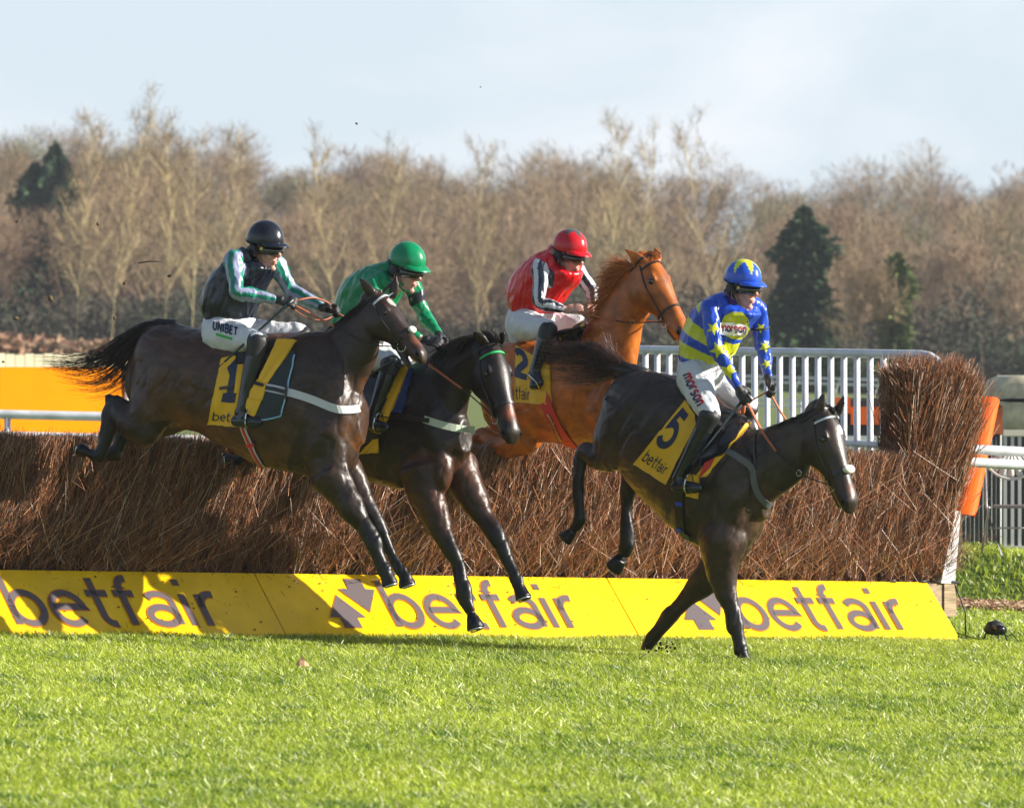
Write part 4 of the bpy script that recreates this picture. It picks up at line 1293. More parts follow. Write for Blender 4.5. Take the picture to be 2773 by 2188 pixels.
# ================================================================== HORSES
def head_local(body, poll, muzzle_dir, side, L, label='head', mouth=0.0):
    """one anatomical horse head: x along the face, z out of the forehead, y to the side"""
    k = L / .645
    x_, y_ = muzzle_dir.normalized(), side.normalized()
    z_ = x_.cross(y_).normalized()
    if z_.z < 0: z_ = -z_
    y_ = z_.cross(x_).normalized()
    def W(x, y, z): return poll + (x_ * x + y_ * y + z_ * z) * k
    st = [(-.05, .0, -.13, .05), (.02, .03, -.19, .066), (.09, .04, -.235, .078), (.16, .044, -.25, .09), (.23, .038, -.228, .087), (.31, .028, -.178, .066),
          (.39, .02, -.138, .053), (.47, .014, -.115, .048), (.54, .014, -.098, .052), (.60, .002, -.085, .051), (.64, -.03, -.075, .036)]
    C, A, B = [], [], []
    for x, zt, zb, hw in st:
        C.append(W(x, 0, (zt + zb * 1.13) / 2)); A.append(z_ * (zt - zb * 1.13) / 2 * k); B.append(y_ * hw * 1.15 * k)
    body._rings(C, A, B, label, 2.35, 3)
    # lower jaw and chin
    m_ = mouth
    C, A, B = [], [], []
    for x, z, a, hw in ((.30, -.155, .03, .04), (.42, -.13 - m_ * .4, .026, .034), (.52, -.118 - m_, .024, .034), (.585, -.112 - m_ * 1.35, .02, .03)):
        C.append(W(x, 0, z)); A.append(z_ * a * k); B.append(y_ * hw * k)
    body._rings(C, A, B, 'jaw', 2.1, 3)
    for sg in (-1, 1):
        body.ell(label, W(.12, sg * .062, -.135), x_ * .105 * k, y_ * .03 * k, z_ * .10 * k)      # cheek
        body.ell(label, W(.165, sg * .083, .004), x_ * .035 * k, y_ * .010 * k, z_ * .014 * k)      # brow ridge
        body.ell(label, W(.30, sg * .06, -.045), x_ * .13 * k, y_ * .014 * k, z_ * .014 * k)       # facial crest
        body.ell('muzzle', W(.575, sg * .043, -.03), x_ * .036 * k, y_ * .02 * k, z_ * .028 * k)     # nostril flare
    body.ell('muzzle', W(.62, 0, -.065), x_ * .03 * k, y_ * .042 * k, z_ * .03 * k)
    body.W = W; body.hx, body.hy, body.hz, body.hk = x_, y_, z_, k
    return W
def ear(body, base, tip, w, side):
    d = (tip - base)
    C = [base - d * .15, base + d * .15, base + d * .45, base + d * .75, base + d * 1.0]
    body.path3('ear', C, [w * 1.0, w * 1.42, w * 1.35, w * .9, w * .2], ratio=.42, sub=3, side=side)
mt_coat = mat('horse_coat', attr=True, rough=.40, spec=.42, var=.45, vscale=10, bump=.35, bscale=110, bdist=.004)
mt_hair = mat('horse_hair', attr=True, rough=.4, spec=.5)
mt_eye = mat('horse_eye', (.008, .005, .004), rough=.06, spec=.8)
mt_hole = mat('nostril_dark', (.006, .004, .004), rough=.9, spec=.1)
mt_shoe = mat('horseshoe_metal', (.55, .55, .56), rough=.3, metal=.9)
mt_leather = mat('dark_leather', (.018, .014, .012), rough=.4, spec=.5)
mt_blackcloth = mat('black_cloth', (.014, .016, .02), rough=.7)
mt_steel = mat('bit_steel', (.6, .6, .62), rough=.2, metal=1)
mt_rein = mat('rubber_rein', (.42, .12, .045), rough=.6, var=.15, vscale=60)
mt_ycloth = mat('number_cloth', (.76, .42, .010), rough=.55, bump=.35, bscale=14, bdist=.01, var=.08, vscale=5)
mt_navy = mat('navy_print', (.012, .02, .06), rough=.5)
mt_white_web = mat('white_webbing', (.52, .53, .56), rough=.6, bump=.2, bscale=200)
mt_fleece = mat('sheepskin', (.72, .68, .62), rough=.95, bump=1, bscale=120, bdist=.01, sheen=.4)

def hair_lock(name, fr, guides, N, parent, c0, c1, w=.0026, jit=.03, seed=1, vj=.06, sub=6, tipn=.05, short=.55):
    """strands interpolated between guides given as lists of (px,py,v)"""
    g = np.random.default_rng(seed)
    G = np.array([[tuple(fr.pt(p[0], p[1], p[2] if len(p) > 2 else 0)) for p in gd] for gd in guides])
    Ss, Ms, Es, W0, W1, CC = [], [], [], [], [], []
    K = G.shape[1]
    for i in range(N):
        a, b = sorted(g.choice(len(G), 2, replace=False)); t = g.random()
        if abs(a - b) > 2: b = a + 1 if a + 1 < len(G) else a - 1
        path = G[a] * (1 - t) + G[b] * t
        ph = g.uniform(0, 6.28, 3)
        steps = np.linspace(0, 1, K)[:, None]
        path = path + g.normal(0, jit, 3) * steps ** 1.3 + np.array(fr.s) * g.normal(0, vj) * (.3 + .7 * steps)
        path = path + .35 * jit * np.sin(steps * 7 + ph) * steps
        end = g.uniform(short, 1.0)
        pc = catmull(path, sub); n = max(4, int(len(pc) * end)); pc = pc[:n]
        ww = np.linspace(1, .25, n) * w * g.uniform(.6, 1.4)
        Ss.append(pc[:-1]); Es.append(pc[1:]); Ms.append((pc[:-1] + pc[1:]) / 2); W0.append(ww[:-1]); W1.append(ww[1:])
        tone = g.random() ** 1.5
        c = np.array(c0) * (1 - tone) + np.array(c1) * tone
        CC.append(np.tile(c, (n - 1, 1)))
    V, Fc, k = strands(np.concatenate(Ss), np.concatenate(Ms), np.concatenate(Es), np.concatenate(W0), np.concatenate(W1))
    return mesh_np(name, V, Fc, mt_hair, parent, col=np.repeat(np.concatenate(CC), k, axis=0))

def horse_common(b, root, eye_x=.175, nost=True, hoof_rings=()):
    W, k = b.W, b.hk
    for sg in (-1, 1):
        mb = MB(); mb.ell(W(.185, sg * .095, -.022), b.hx * .022 * k, b.hy * .014 * k, b.hz * .018 * k); mb.build('eye', mt_eye, root)
        mb = MB(); mb.ell(W(.588, sg * .063, -.036), b.hx * .017 * k, b.hy * .008 * k, b.hz * .012 * k); mb.build('nostril', mt_hole, root)
def shoe(root, c, nrm, r):
    """thin metal plate on the sole of a hoof"""
    u = nrm.cross(Vector((0, 1, .3))).normalized(); w_ = nrm.cross(u).normalized()
    mb = MB()
    rings = []
    for i in range(15):
        a = R(-140 + 280 * i / 14)
        o = u * math.cos(a) + w_ * math.sin(a)
        rings.append([c + o * r, c + o * r + nrm * .008, c + o * r * .72 + nrm * .008, c + o * r * .72])
    mb.loft(rings); mb.build('horseshoe', mt_shoe, root)
def hoof(b, c, d, r, label='hoof'):
    """tapered hoof below pastern point c in direction d"""
    d = d.normalized()
    C = [c - d * r * .5, c, c + d * r * .9, c + d * r * 1.25]
    b.path3(label, C, [r * .78, r * .9, r * 1.08, r * 1.14], ratio=.95, sub=2, flat_end=True)
    return c + d * r * 1.27
def ring3(c, n, r, rt, m_, root, name='bit_ring'):
    u = n.cross(Vector((0, 0, 1))).normalized(); w_ = n.cross(u).normalized()
    mb = MB(); mb.tube([c + (u * math.cos(a) + w_ * math.sin(a)) * r for a in np.linspace(0, 2 * math.pi, 21)], rt, 6); mb.build(name, m_, root)
def bridle(b, fr, root, m_=None, brow=None, fleece=False, W_nose=.40, thin=.008):
    """straps wrapped round the head in head coordinates"""
    m_ = m_ or mt_leather; W, k = b.W, b.hk
    def wrap(x0, x1, zc, rad, w, name, mtx, a0=0, a1=360, lift=.004, n=26, nameit=True):
        """closed band around the head between two x positions"""
        cen = W((x0 + x1) / 2, 0, zc)
        pts = []; nr = []
        for i in range(n + 1):
            a = R(a0 + (a1 - a0) * i / n)
            tgt = W(x0 + (x1 - x0) * (.5 - .5 * math.cos(a)), math.sin(a) * rad, zc + math.cos(a) * rad * 1.6)
            dr = (tgt - cen).normalized()
            loc, nn, idx, dist = b.bvh.ray_cast(cen + dr * .35, -dr)
            if loc is None: continue
            if nn.dot(dr) < 0: nn = -nn
            pts.append(loc + nn * lift); nr.append(nn)
        if len(pts) < 3: return None
        mb = MB(); rings = []
        for i, c in enumerate(pts):
            t = (pts[min(i + 1, len(pts) - 1)] - pts[max(i - 1, 0)]).normalized(); bb = t.cross(nr[i]).normalized()
            rings.append([c - bb * w, c - bb * w + nr[i] * .004, c + bb * w + nr[i] * .004, c + bb * w])
        mb.loft(rings); return mb.build(name, mtx, root, smooth=False)
    wrap(.40, .40, -.06, .1, thin, 'noseband', m_)
    wrap(.06, .085, -.05, .1, thin * .9, 'browband', brow or m_, a0=-95, a1=95)
    wrap(.0, .03, -.08, .1, thin * .8, 'headpiece', m_, a0=-120, a1=120)
    # cheek pieces
    for sg in (-1, 1):
        pts = []
        for i in range(12):
            t = i / 11
            x = .04 + .40 * t; z = -.05 - .05 * t
            c0 = W(x, sg * .3, z)
            loc, nn, idx, dist = b.bvh.ray_cast(c0, -b.hy * sg)
            if loc is not None: pts.append(loc + b.hy * sg * .006)
        if len(pts) > 2:
            mb = MB(); mb.tube(pts, thin * .75 * k, 6, flat=.6); mb.build('cheekpiece', m_, root)
        c = W(.455, sg * .052, -.10)
        ring3(c, b.hy * sg, .036 * k, .0035, mt_steel, root)
        b.bit = b.bit if hasattr(b, 'bit') else {}
        b.bit[sg] = c
    if fleece:
        mb = MB(); mb.ell(W(.40, 0, .030), b.hx * .028 * k, b.hy * .048 * k, b.hz * .026 * k, 14, 10); mb.build('noseband_fleece', mt_fleece, root)

def near_sign(b):
    """which head side faces the camera"""
    return 1 if b.hy.y < 0 else -1
def coat_colour(base, under, leg, legfn, extra=None):
    def f(s):
        n = len(s.co)
        C = np.tile(np.array(base), (n, 1)).astype(float)
        q = nz(s.co, 5.0)[:, None]
        C = C * (1 + .25 * q)
        # tan belly and flank, with warm bounce light painted on downward-facing hair
        w = np.clip(-s.no[:, 2] * .9 - .05 + .15 * q[:, 0], 0, 1)[:, None] * sel(s, 'trunk', 'thigh', 'thigh_far')[:, None]
        C = C * (1 - w) + np.array(under) * w
        L = legfn(s)[:, None]
        C = C * (1 - L) + np.array(leg) * L
        if extra is not None: C = extra(s, C)
        return C
    return f
def leg_mask(s, names, t0=.15, t1=.45):
    m_ = np.zeros(len(s.co))
    for nm in names:
        k_ = sel(s, nm); m_[k_] = np.clip((s.t_v[k_] - t0) / (t1 - t0), 0, 1)
    m_[sel(s, 'hoof')] = 1
    return m_

HORSES = {}
def muscle(co, no, s):
    # slabs of muscle and the ribs showing through the coat
    tr = np.isin(np.arange(len(co)), np.arange(len(co)))
    cre = np.clip(1 - np.abs(nz(co * np.array([1., 1., .8]), 11, 4.)) * 5, 0, 1) * .004 + np.clip(1 - np.abs(nz(co, 24, 9.)) * 6, 0, 1) * .0018
    a = nz(co, 8.5) * .010 + nz(co, 19, 2.) * .004 + nz(co, 45, 5.) * .0014 - cre
    hd_ = np.linalg.norm(co - np.array(s.W(.3, 0, -.08)), axis=1)
    k = np.clip((hd_ - .3) / .15, .12, 1)
    return co + no * (a * k)[:, None]
# ------------------------------------------------------------------ horse A: dark bay with cloth 1, left
fr = Frame(700, 36.6, 68)
root = empty('racehorse', 'dark bay horse in cloth number 1 with white breastgirth and streaming black tail', 'horse', loc=fr.pt(660, 1500, 0), group='racehorses jumping the fence')
b = Body(fr)
b.pairs('trunk', [(372, 935, 366, 1110, .10), (402, 893, 392, 1160, .20), (452, 872, 440, 1185, .255), (515, 884, 495, 1165, .28), (585, 897, 562, 1180, .285), (660, 903, 648, 1232, .295),
                  (740, 903, 732, 1266, .30), (812, 900, 812, 1288, .27), (870, 893, 880, 1296, .235), (912, 905, 930, 1285, .215), (945, 950, 955, 1262, .19), (965, 1030, 970, 1215, .13)])
b.pairs('neck', [(830, 905, 955, 1190, .17), (888, 895, 972, 1100, .125), (925, 866, 985, 1052, .10), (962, 836, 1003, 1010, .088), (1000, 803, 1020, 965, .082)])
poll = fr.pt(1024, 793, 0)
mz = fr.pt(1163, 968, 0)
hd = (mz - poll); L = hd.length
phA = R(60)
hdir = Vector((hd.x, -abs(hd.x) / math.tan(phA), hd.z))
head_local(b, poll, hdir, Vector((-math.cos(phA), -math.sin(phA), 0)) + Vector((0, 0, .10)), min(hdir.length * .99, .72), mouth=.038)
ear(b, fr.pt(1010, 800, .05), fr.pt(969, 748, .07), .026, fr.s)
ear(b, fr.pt(1064, 800, -.05), fr.pt(1073, 745, -.06), .024, fr.s)
# hind legs
b.path('thigh', [(440, 1000, 72, .11), (415, 1090, 68, .13), (400, 1150, 55, .14), (408, 1188, 30, .14)], ratio=.7)
b.path('hindleg', [(412, 1165, 48, .14), (372, 1150, 46, .14), (335, 1122, 36, .14), (308, 1094, 24, .14), (302, 1112, 23, .14), (294, 1160, 20, .14), (280, 1208, 18, .14), (266, 1236, 20, .14), (248, 1232, 17, .14)], ratio=.75, sub=5)
e = hoof(b, fr.pt(232, 1224, .14), fr.pt(212, 1215, .14) - fr.pt(240, 1226, .14), .042); sA1 = e
b.ell('hindleg', fr.pt(296, 1082, .14), Vector((.03, 0, .02)), fr.s * .022, Vector((-.02, 0, .04)))
b.path('thigh_far', [(440, 1020, 75, -.11), (410, 1110, 60, -.13), (385, 1150, 40, -.13)], ratio=.7)
b.path('hindleg_far', [(395, 1160, 38, -.13), (362, 1150, 32, -.13), (342, 1140, 24, -.13), (333, 1165, 21, -.13), (322, 1205, 19, -.13), (310, 1228, 20, -.13), (296, 1226, 16, -.13)], ratio=.75)
hoof(b, fr.pt(280, 1222, -.13), fr.pt(262, 1212, -.13) - fr.pt(284, 1222, -.13), .04)
# forelegs
b.path('shoulder', [(850, 1040, 70, .12), (868, 1150, 72, .13), (885, 1250, 60, .13), (915, 1315, 44, .13), (948, 1368, 26, .12)], ratio=.6)
b.path('foreleg', [(890, 1285, 52, .12), (930, 1340, 38, .12), (968, 1398, 28, .12), (1000, 1446, 22, .12), (1012, 1470, 21, .12), (1022, 1500, 15, .12), (1032, 1528, 15, .12), (1040, 1543, 19, .12), (1046, 1555, 15, .12)], ratio=.8, sub=5)
e1 = hoof(b, fr.pt(1048, 1560, .12), fr.pt(1054, 1578, .12) - fr.pt(1048, 1560, .12), .05)
b.path('foreleg_far', [(925, 1270, 52, -.12), (962, 1330, 37, -.12), (998, 1390, 27, -.12), (1030, 1442, 22, -.12), (1042, 1468, 19, -.12), (1058, 1500, 15, -.12), (1075, 1530, 15, -.12), (1085, 1544, 18, -.12), (1092, 1556, 15, -.12)], ratio=.8, sub=5)
e2 = hoof(b, fr.pt(1096, 1562, -.12), fr.pt(1103, 1582, -.12) - fr.pt(1096, 1562, -.12), .05)
def exA(s, C):
    # star on the forehead, tan muzzle
    d = np.linalg.norm(s.co - np.array(s.W(.13, 0, .045)), axis=1)
    C[d < .038] = (.42, .36, .33)
    k_ = sel(s, 'muzzle', 'jaw'); C[k_] = (.03, .02, .018)
    d = np.linalg.norm(s.co - np.array(s.W(.49, 0, .0)), axis=1); w = np.clip(1 - d / .06, 0, 1)[:, None]
    C = C * (1 - w) + np.array((.22, .07, .03)) * w
    tr = sel(s, 'trunk', 'thigh'); w = (np.clip((s.co[:, 0] * -1 - .9) / .8, 0, 1) * tr)[:, None] * .6
    C = C * (1 - w) + np.array((.075, .034, .020)) * w
    return C
b.finish('body', mt_coat, root, voxel=.0105, smooth=3, post=muscle, colour=coat_colour((.030, .0145, .0085), (.18, .060, .015), (.005, .004, .004), lambda s: leg_mask(s, ('hindleg', 'hindleg_far'), .2, .4) + leg_mask(s, ('foreleg', 'foreleg_far'), .1, .4), exA))
horse_common(b, root)
shoe(root, e1, (fr.pt(1054, 1578, .12) - fr.pt(1048, 1560, .12)).normalized(), .056)
shoe(root, e2, (fr.pt(1103, 1582, -.12) - fr.pt(1096, 1562, -.12)).normalized(), .056)
shoe(root, sA1, (fr.pt(212, 1215, .14) - fr.pt(240, 1226, .14)).normalized(), .048)
bridle(b, fr, root, brow=mat('pale_beads', (.45, .5, .52), rough=.3), fleece=True)
mb = MB(); W = b.W; mb.ell(W(.56, 0, -.108), b.hx * .03, b.hy * .016, b.hz * .01); mb.build('tongue', mat('tongue', (.65, .28, .2), rough=.4), root)
hair_lock('tail', fr, [
    [(462, 872), (400, 872), (340, 905), (280, 945), (215, 968), (150, 968), (96, 962)],
    [(455, 876), (395, 885), (335, 925), (280, 965), (215, 985), (160, 990), (110, 985)],
    [(450, 880), (388, 900), (335, 950), (285, 990), (235, 1005), (180, 1003), (128, 992)],
    [(445, 885), (385, 915), (340, 965), (300, 1010), (255, 1035), (205, 1035), (150, 1018)],
    [(440, 890), (382, 930), (345, 980), (318, 1020), (285, 1045), (235, 1052), (180, 1040)],
    [(435, 895), (380, 945), (352, 995), (335, 1030), (312, 1050), (270, 1062), (205, 1062)],
    [(430, 900), (375, 955), (355, 1000), (345, 1038), (330, 1060), (300, 1075), (250, 1080)]], 520, root, (.007, .007, .009), (.05, .022, .012), seed=3, jit=.03, w=.0024)
b2 = MB(); b2.tube([fr.pt(x, y) for x, y in ((475, 885), (430, 883), (385, 900), (345, 935))], [.05, .055, .045, .015], 10); b2.build('dock', mat('black_hair', (.008, .008, .01), rough=.45), root)
hair_lock('mane', fr, [[(1005, 800, .02), (990, 812, .06), (975, 835, .08)], [(975, 825, .02), (960, 838, .06), (945, 862, .08)], [(945, 850, .02), (930, 862, .06), (915, 885, .08)], [(905, 880, .02), (890, 892, .06), (872, 908, .08)]],
          160, root, (.008, .007, .008), (.03, .018, .012), seed=4, jit=.012, vj=.02, w=.003)
# tack
mb = MB(); strap(mb, b.bvh, fr, [(715, 1049), (778, 1062), (843, 1080), (900, 1104), (935, 1111), (972, 1107)], 21, lift=.012, thick=.006); mb.build('breastgirth', mt_white_web, root, smooth=False)
mb = MB(); strap(mb, b.bvh, fr, [(722, 1051), (745, 1056), (772, 1062)], 11, lift=.02, thick=.006); strap(mb, b.bvh, fr, [(778, 1045), (776, 1062), (773, 1080)], 7, lift=.022, thick=.008)
mb.build('buckle_strap', mt_leather, root, smooth=False)
S, nu, nv = patch_fn(b.bvh, fr, [(740, 935), (802, 955), (762, 1128), (672, 1142)], .014, nu=14, nv=18)
cloth('saddle_pad', S, nu, nv, mat('pad_black', (.012, .02, .028), rough=.6), root)
mb = MB(); tr_ = [S(1, v, .004) for v in np.linspace(.05, .98, 20)] + [S(u, 1, .004) for u in np.linspace(.95, 0, 12)]
mb.tube(tr_, .006, 6); mb.build('pad_piping', mat('light_blue_piping', (.22, .45, .6), rough=.5), root)
S, nu, nv = patch_fn(b.bvh, fr, [(600, 972), (668, 962), (668, 1158), (566, 1148)], .016, ripple=.006, rf=10)
cloth('number_cloth', S, nu, nv, mt_ycloth, root)
decal_text('number', '1', S, .22, .10, .66, .62, mt_navy, root, w=.26, slant=.12)
decal_text('cloth_lettering', 'bet', S, .1, .80, .62, .93, mt_navy, root, w=.13)
S, nu, nv = patch_fn(b.bvh, fr, [(752, 925), (806, 926), (722, 1045), (700, 1035)], .022, ripple=.003, nu=8, nv=14)
cloth('number_cloth_front', S, nu, nv, mt_ycloth, root)
S, nu, nv = patch_fn(b.bvh, fr, [(700, 1030), (724, 1040), (712, 1085), (668, 1080)], .024, ripple=.004, nu=8, nv=8)
cloth('number_cloth_fold', S, nu, nv, mt_ycloth, root)
S, nu, nv = patch_fn(b.bvh, fr, [(668, 1076), (712, 1082), (692, 1128), (672, 1120)], .024, ripple=.004, nu=8, nv=8)
cloth('number_cloth_fold', S, nu, nv, mt_ycloth, root)
mb = MB(); strap(mb, b.bvh, fr, [(600, 1053), (635, 1048)], 8, lift=.026); strap(mb, b.bvh, fr, [(690, 1042), (716, 1047)], 9, lift=.03); mb.build('surcingle_strap', mt_leather, root, smooth=False)
mb = MB(); strap(mb, b.bvh, fr, [(655, 1140), (664, 1170), (680, 1206), (696, 1238), (712, 1262)], 17, lift=.012); mb.build('girth', mat('white_webbing'), root, smooth=False)
mb = MB(); strap(mb, b.bvh, fr, [(655, 1140), (664, 1170), (680, 1206), (696, 1238), (712, 1262)], 8, lift=.019); strap(mb, b.bvh, fr, [(669, 1204), (692, 1202)], 8, lift=.022); mb.build('girth_stripe', mat('red_cloth', (.55, .03, .02), rough=.6), root, smooth=False)
S, nu, nv = patch_fn(b.bvh, fr, [(640, 935), (760, 925), (735, 985), (640, 990)], .02, nu=10, nv=8)
cloth('saddle', S, nu, nv, mt_leather, root, thick=.02)
HORSES['A'] = (b, fr, root)

# ------------------------------------------------------------------ horse B: dark horse with green browband
fr = Frame(1200, 37.2, 52)
root = empty('racehorse', 'near black horse with a bright green browband and pale green breastgirth, coming down behind the leader on its right', 'horse', loc=fr.pt(1050, 1700, 0), group='racehorses jumping the fence')
root['label'] = 'near black horse with bright green browband under the rider in plain green'
b = Body(fr)
b.pairs('trunk', [(835, 985, 832, 1180, .14), (872, 962, 868, 1240, .24), (930, 958, 925, 1275, .28), (1000, 978, 996, 1298, .29), (1065, 990, 1062, 1322, .28), (1122, 985, 1122, 1335, .245),
                  (1172, 990, 1180, 1328, .21), (1212, 1035, 1222, 1300, .18), (1238, 1100, 1248, 1250, .12)])
b.pairs('neck', [(1105, 990, 1225, 1230, .17), (1158, 972, 1250, 1150, .125), (1205, 940, 1262, 1085, .105), (1250, 920, 1285, 1040, .09), (1295, 915, 1310, 1000, .08)])
poll = fr.pt(1335, 935, 0)
mz = fr.pt(1397, 1178, 0)
dx, dz = (mz - poll).x, (mz - poll).z
phB = R(33)
hdir = Vector((dx, -dx / math.tan(phB), dz))
head_local(b, poll, hdir, Vector((-math.cos(phB), -math.sin(phB), .03)), .70)
ear(b, b.W(-.02, near_sign(b) * .055, .0), fr.pt(1278, 896, .12), .026, fr.s)
ear(b, b.W(-.02, -near_sign(b) * .055, .0), fr.pt(1366, 896, -.02), .026, fr.s)
b.path('shoulder', [(1100, 1080, 70, .12), (1118, 1190, 72, .13), (1138, 1280, 58, .13)], ratio=.55)
b.path('foreleg', [(1142, 1270, 60, .13), (1160, 1345, 45, .13), (1186, 1412, 32, .13), (1211, 1468, 25, .13), (1224, 1495, 24, .13), (1238, 1530, 17, .13), (1250, 1575, 17, .13), (1264, 1625, 21, .13), (1273, 1655, 17, .13)], ratio=.8, sub=5)
e1 = hoof(b, fr.pt(1279, 1676, .13), fr.pt(1292, 1720, .13) - fr.pt(1277, 1670, .13), .058)
b.path('foreleg_far', [(1238, 1250, 52, -.10), (1270, 1330, 42, -.12), (1306, 1392, 28, -.12), (1338, 1440, 23, -.12), (1352, 1465, 22, -.12), (1372, 1510, 16, -.12), (1390, 1550, 17, -.12), (1398, 1570, 19, -.12), (1404, 1586, 16, -.12)], ratio=.85, sub=5)
e2 = hoof(b, fr.pt(1408, 1596, -.12), fr.pt(1420, 1630, -.12) - fr.pt(1406, 1590, -.12), .055)
b.path('thigh', [(900, 1060, 90, .12), (880, 1160, 75, .13), (850, 1215, 45, .13)], ratio=.7)
b.path('hindleg', [(855, 1190, 45, .14), (800, 1185, 34, .15), (745, 1180, 22, .17), (720, 1196, 18, .18), (680, 1228, 15, .19), (655, 1246, 17, .2), (638, 1244, 14, .2)], ratio=.8)
eb = hoof(b, fr.pt(628, 1244, .2), Vector((-1, -.2, -.1)), .045)
b.path('thigh_far', [(900, 1060, 90, -.12), (880, 1160, 75, -.13), (850, 1210, 45, -.13)], ratio=.7)
b.path('hindleg_far', [(855, 1190, 45, -.13), (800, 1190, 34, -.13), (760, 1180, 22, -.13), (745, 1210, 17, -.13), (730, 1240, 17, -.13), (715, 1240, 15, -.13)], ratio=.8)
hoof(b, fr.pt(705, 1240, -.13), Vector((-1, .2, -.1)), .045)
b.ell('chest', fr.pt(1192, 1275, .11), fr.s * .085, Vector((0, 0, .17)), fr.h * .095)
b.ell('chest', fr.pt(1240, 1245, -.09), fr.s * .08, Vector((0, 0, .16)), fr.h * .085)
def exB(s, C):
    k_ = sel(s, 'muzzle', 'jaw'); C[k_] = (.012, .010, .012)
    d = np.linalg.norm(s.co - np.array(s.W(.47, 0, .0)), axis=1); w = np.clip(1.3 - d / .06, 0, 1)[:, None]
    C = C * (1 - w) + np.array((.20, .06, .03)) * w
    w = np.zeros(len(s.co))
    for nm in ('foreleg', 'foreleg_far'):
        k_ = sel(s, nm); w[k_] = .5 * np.clip((.42 - s.t_v[k_]) / .25, 0, 1)
    w[sel(s, 'chest')] = .6  # brown highlight on the chest, painted into the coat colour
    w = w * np.clip(.75 + .5 * nz(s.co, 9), 0, 1); w = w[:, None]
    C = C * (1 - w) + np.array((.10, .033, .013)) * w
    return C
b.finish('body', mt_coat, root, voxel=.0105, smooth=3, post=muscle, colour=coat_colour((.014, .008, .006), (.05, .02, .009), (.005, .004, .004), lambda s: leg_mask(s, ('foreleg', 'foreleg_far'), .15, .5) + leg_mask(s, ('hindleg', 'hindleg_far'), .2, .5), exB))
horse_common(b, root)
for e_, d_ in ((e1, fr.pt(1292, 1720, .13) - fr.pt(1277, 1670, .13)), (e2, fr.pt(1420, 1630, -.12) - fr.pt(1406, 1590, -.12)), (eb, Vector((-1, -.2, -.1)))):
    shoe(root, e_, d_.normalized(), .058)
bridle(b, fr, root, brow=mat('green_browband', (.02, .42, .10), rough=.4))
hair_lock('mane', fr, [[(1300, 915, .02), (1278, 912, .07), (1250, 935, .1), (1232, 955, .12)], [(1270, 915, .02), (1250, 918, .07), (1222, 945, .1), (1205, 965, .12)], [(1240, 925, .02), (1222, 930, .07), (1195, 955, .1), (1178, 975, .12)], [(1200, 950, .02), (1182, 958, .06), (1160, 980, .1), (1145, 1000, .12)]],
          420, root, (.008, .007, .008), (.045, .025, .016), seed=7, jit=.03, vj=.03, w=.0032)
hair_lock('forelock', fr, [[(1322, 925, .0), (1310, 900, .0), (1305, 885, 0), (1312, 872, .0)], [(1335, 925, 0), (1330, 905, 0), (1322, 893, 0), (1330, 875, 0)], [(1345, 928, 0), (1352, 915, 0), (1345, 905, 0), (1338, 885, 0)], [(1335, 930, 0), (1345, 945, 0), (1350, 965, .02), (1352, 985, .02)]],
          150, root, (.008, .007, .008), (.05, .028, .02), seed=8, jit=.02, vj=.02, w=.003)
mb = MB(); strap(mb, b.bvh, fr, [(1150, 1136), (1200, 1152), (1245, 1162), (1286, 1164)], 20, lift=.012, thick=.006); mb.build('breastgirth', mat('pale_green_webbing', (.42, .48, .38), rough=.6), root, smooth=False)
mb = MB(); strap(mb, b.bvh, fr, [(1062, 1126), (1105, 1132), (1165, 1140)], 13, lift=.018, thick=.006); strap(mb, b.bvh, fr, [(1105, 1128), (1120, 1130)], 16, lift=.026); mb.build('buckle_strap', mt_leather, root, smooth=False)
S, nu, nv = patch_fn(b.bvh, fr, [(1084, 992), (1112, 998), (1060, 1128), (1020, 1122)], .03, ripple=.003, nu=8, nv=14)
cloth('number_cloth', S, nu, nv, mt_ycloth, root)
S, nu, nv = patch_fn(b.bvh, fr, [(1020, 1126), (1058, 1130), (1034, 1175), (1008, 1168)], .03, ripple=.004, nu=8, nv=8)
cloth('number_cloth_fold', S, nu, nv, mt_ycloth, root)
S, nu, nv = patch_fn(b.bvh, fr, [(1015, 1190), (1030, 1188), (1028, 1226), (976, 1228)], .03, ripple=.008, nu=8, nv=6)
cloth('number_cloth_fold', S, nu, nv, mt_ycloth, root)
S, nu, nv = patch_fn(b.bvh, fr, [(1108, 1000), (1124, 1004), (1092, 1120), (1064, 1116)], .022, nu=6, nv=12)
cloth('saddle_pad', S, nu, nv, mat('navy_pad', (.012, .03, .12), rough=.6), root)
S, nu, nv = patch_fn(b.bvh, fr, [(985, 990), (1095, 985), (1060, 1065), (985, 1120)], .035, nu=10, nv=10)
cloth('saddle', S, nu, nv, mat('glossy_leather', (.012, .011, .013), rough=.18, spec=.6), root, thick=.02)
HORSES['B'] = (b, fr, root)

# ------------------------------------------------------------------ horse C: chestnut
fr = Frame(1500, 39.6, 50)
root = empty('racehorse', 'bright chestnut horse with raised head and windblown mane', 'horse', loc=fr.pt(1520, 1700, 0), group='racehorses jumping the fence')
b = Body(fr)
b.pairs('trunk', [(1338, 955, 1335, 1140, .15), (1370, 928, 1365, 1180, .25), (1430, 918, 1425, 1198, .28), (1500, 918, 1500, 1203, .285), (1570, 910, 1568, 1212, .275), (1628, 895, 1635, 1212, .235),
                  (1668, 905, 1688, 1190, .2), (1698, 960, 1712, 1150, .14)])
b.pairs('neck', [(1560, 905, 1705, 1120, .17), (1620, 852, 1716, 1010, .13), (1657, 792, 1724, 940, .11), (1692, 738, 1732, 890, .10), (1728, 704, 1750, 860, .088)])
poll = fr.pt(1760, 697, 0); mz = fr.pt(1862, 892, 0)
dx, dz = (mz - poll).x, (mz - poll).z
phC = R(46)
hdir = Vector((dx, -dx / math.tan(phC), dz))
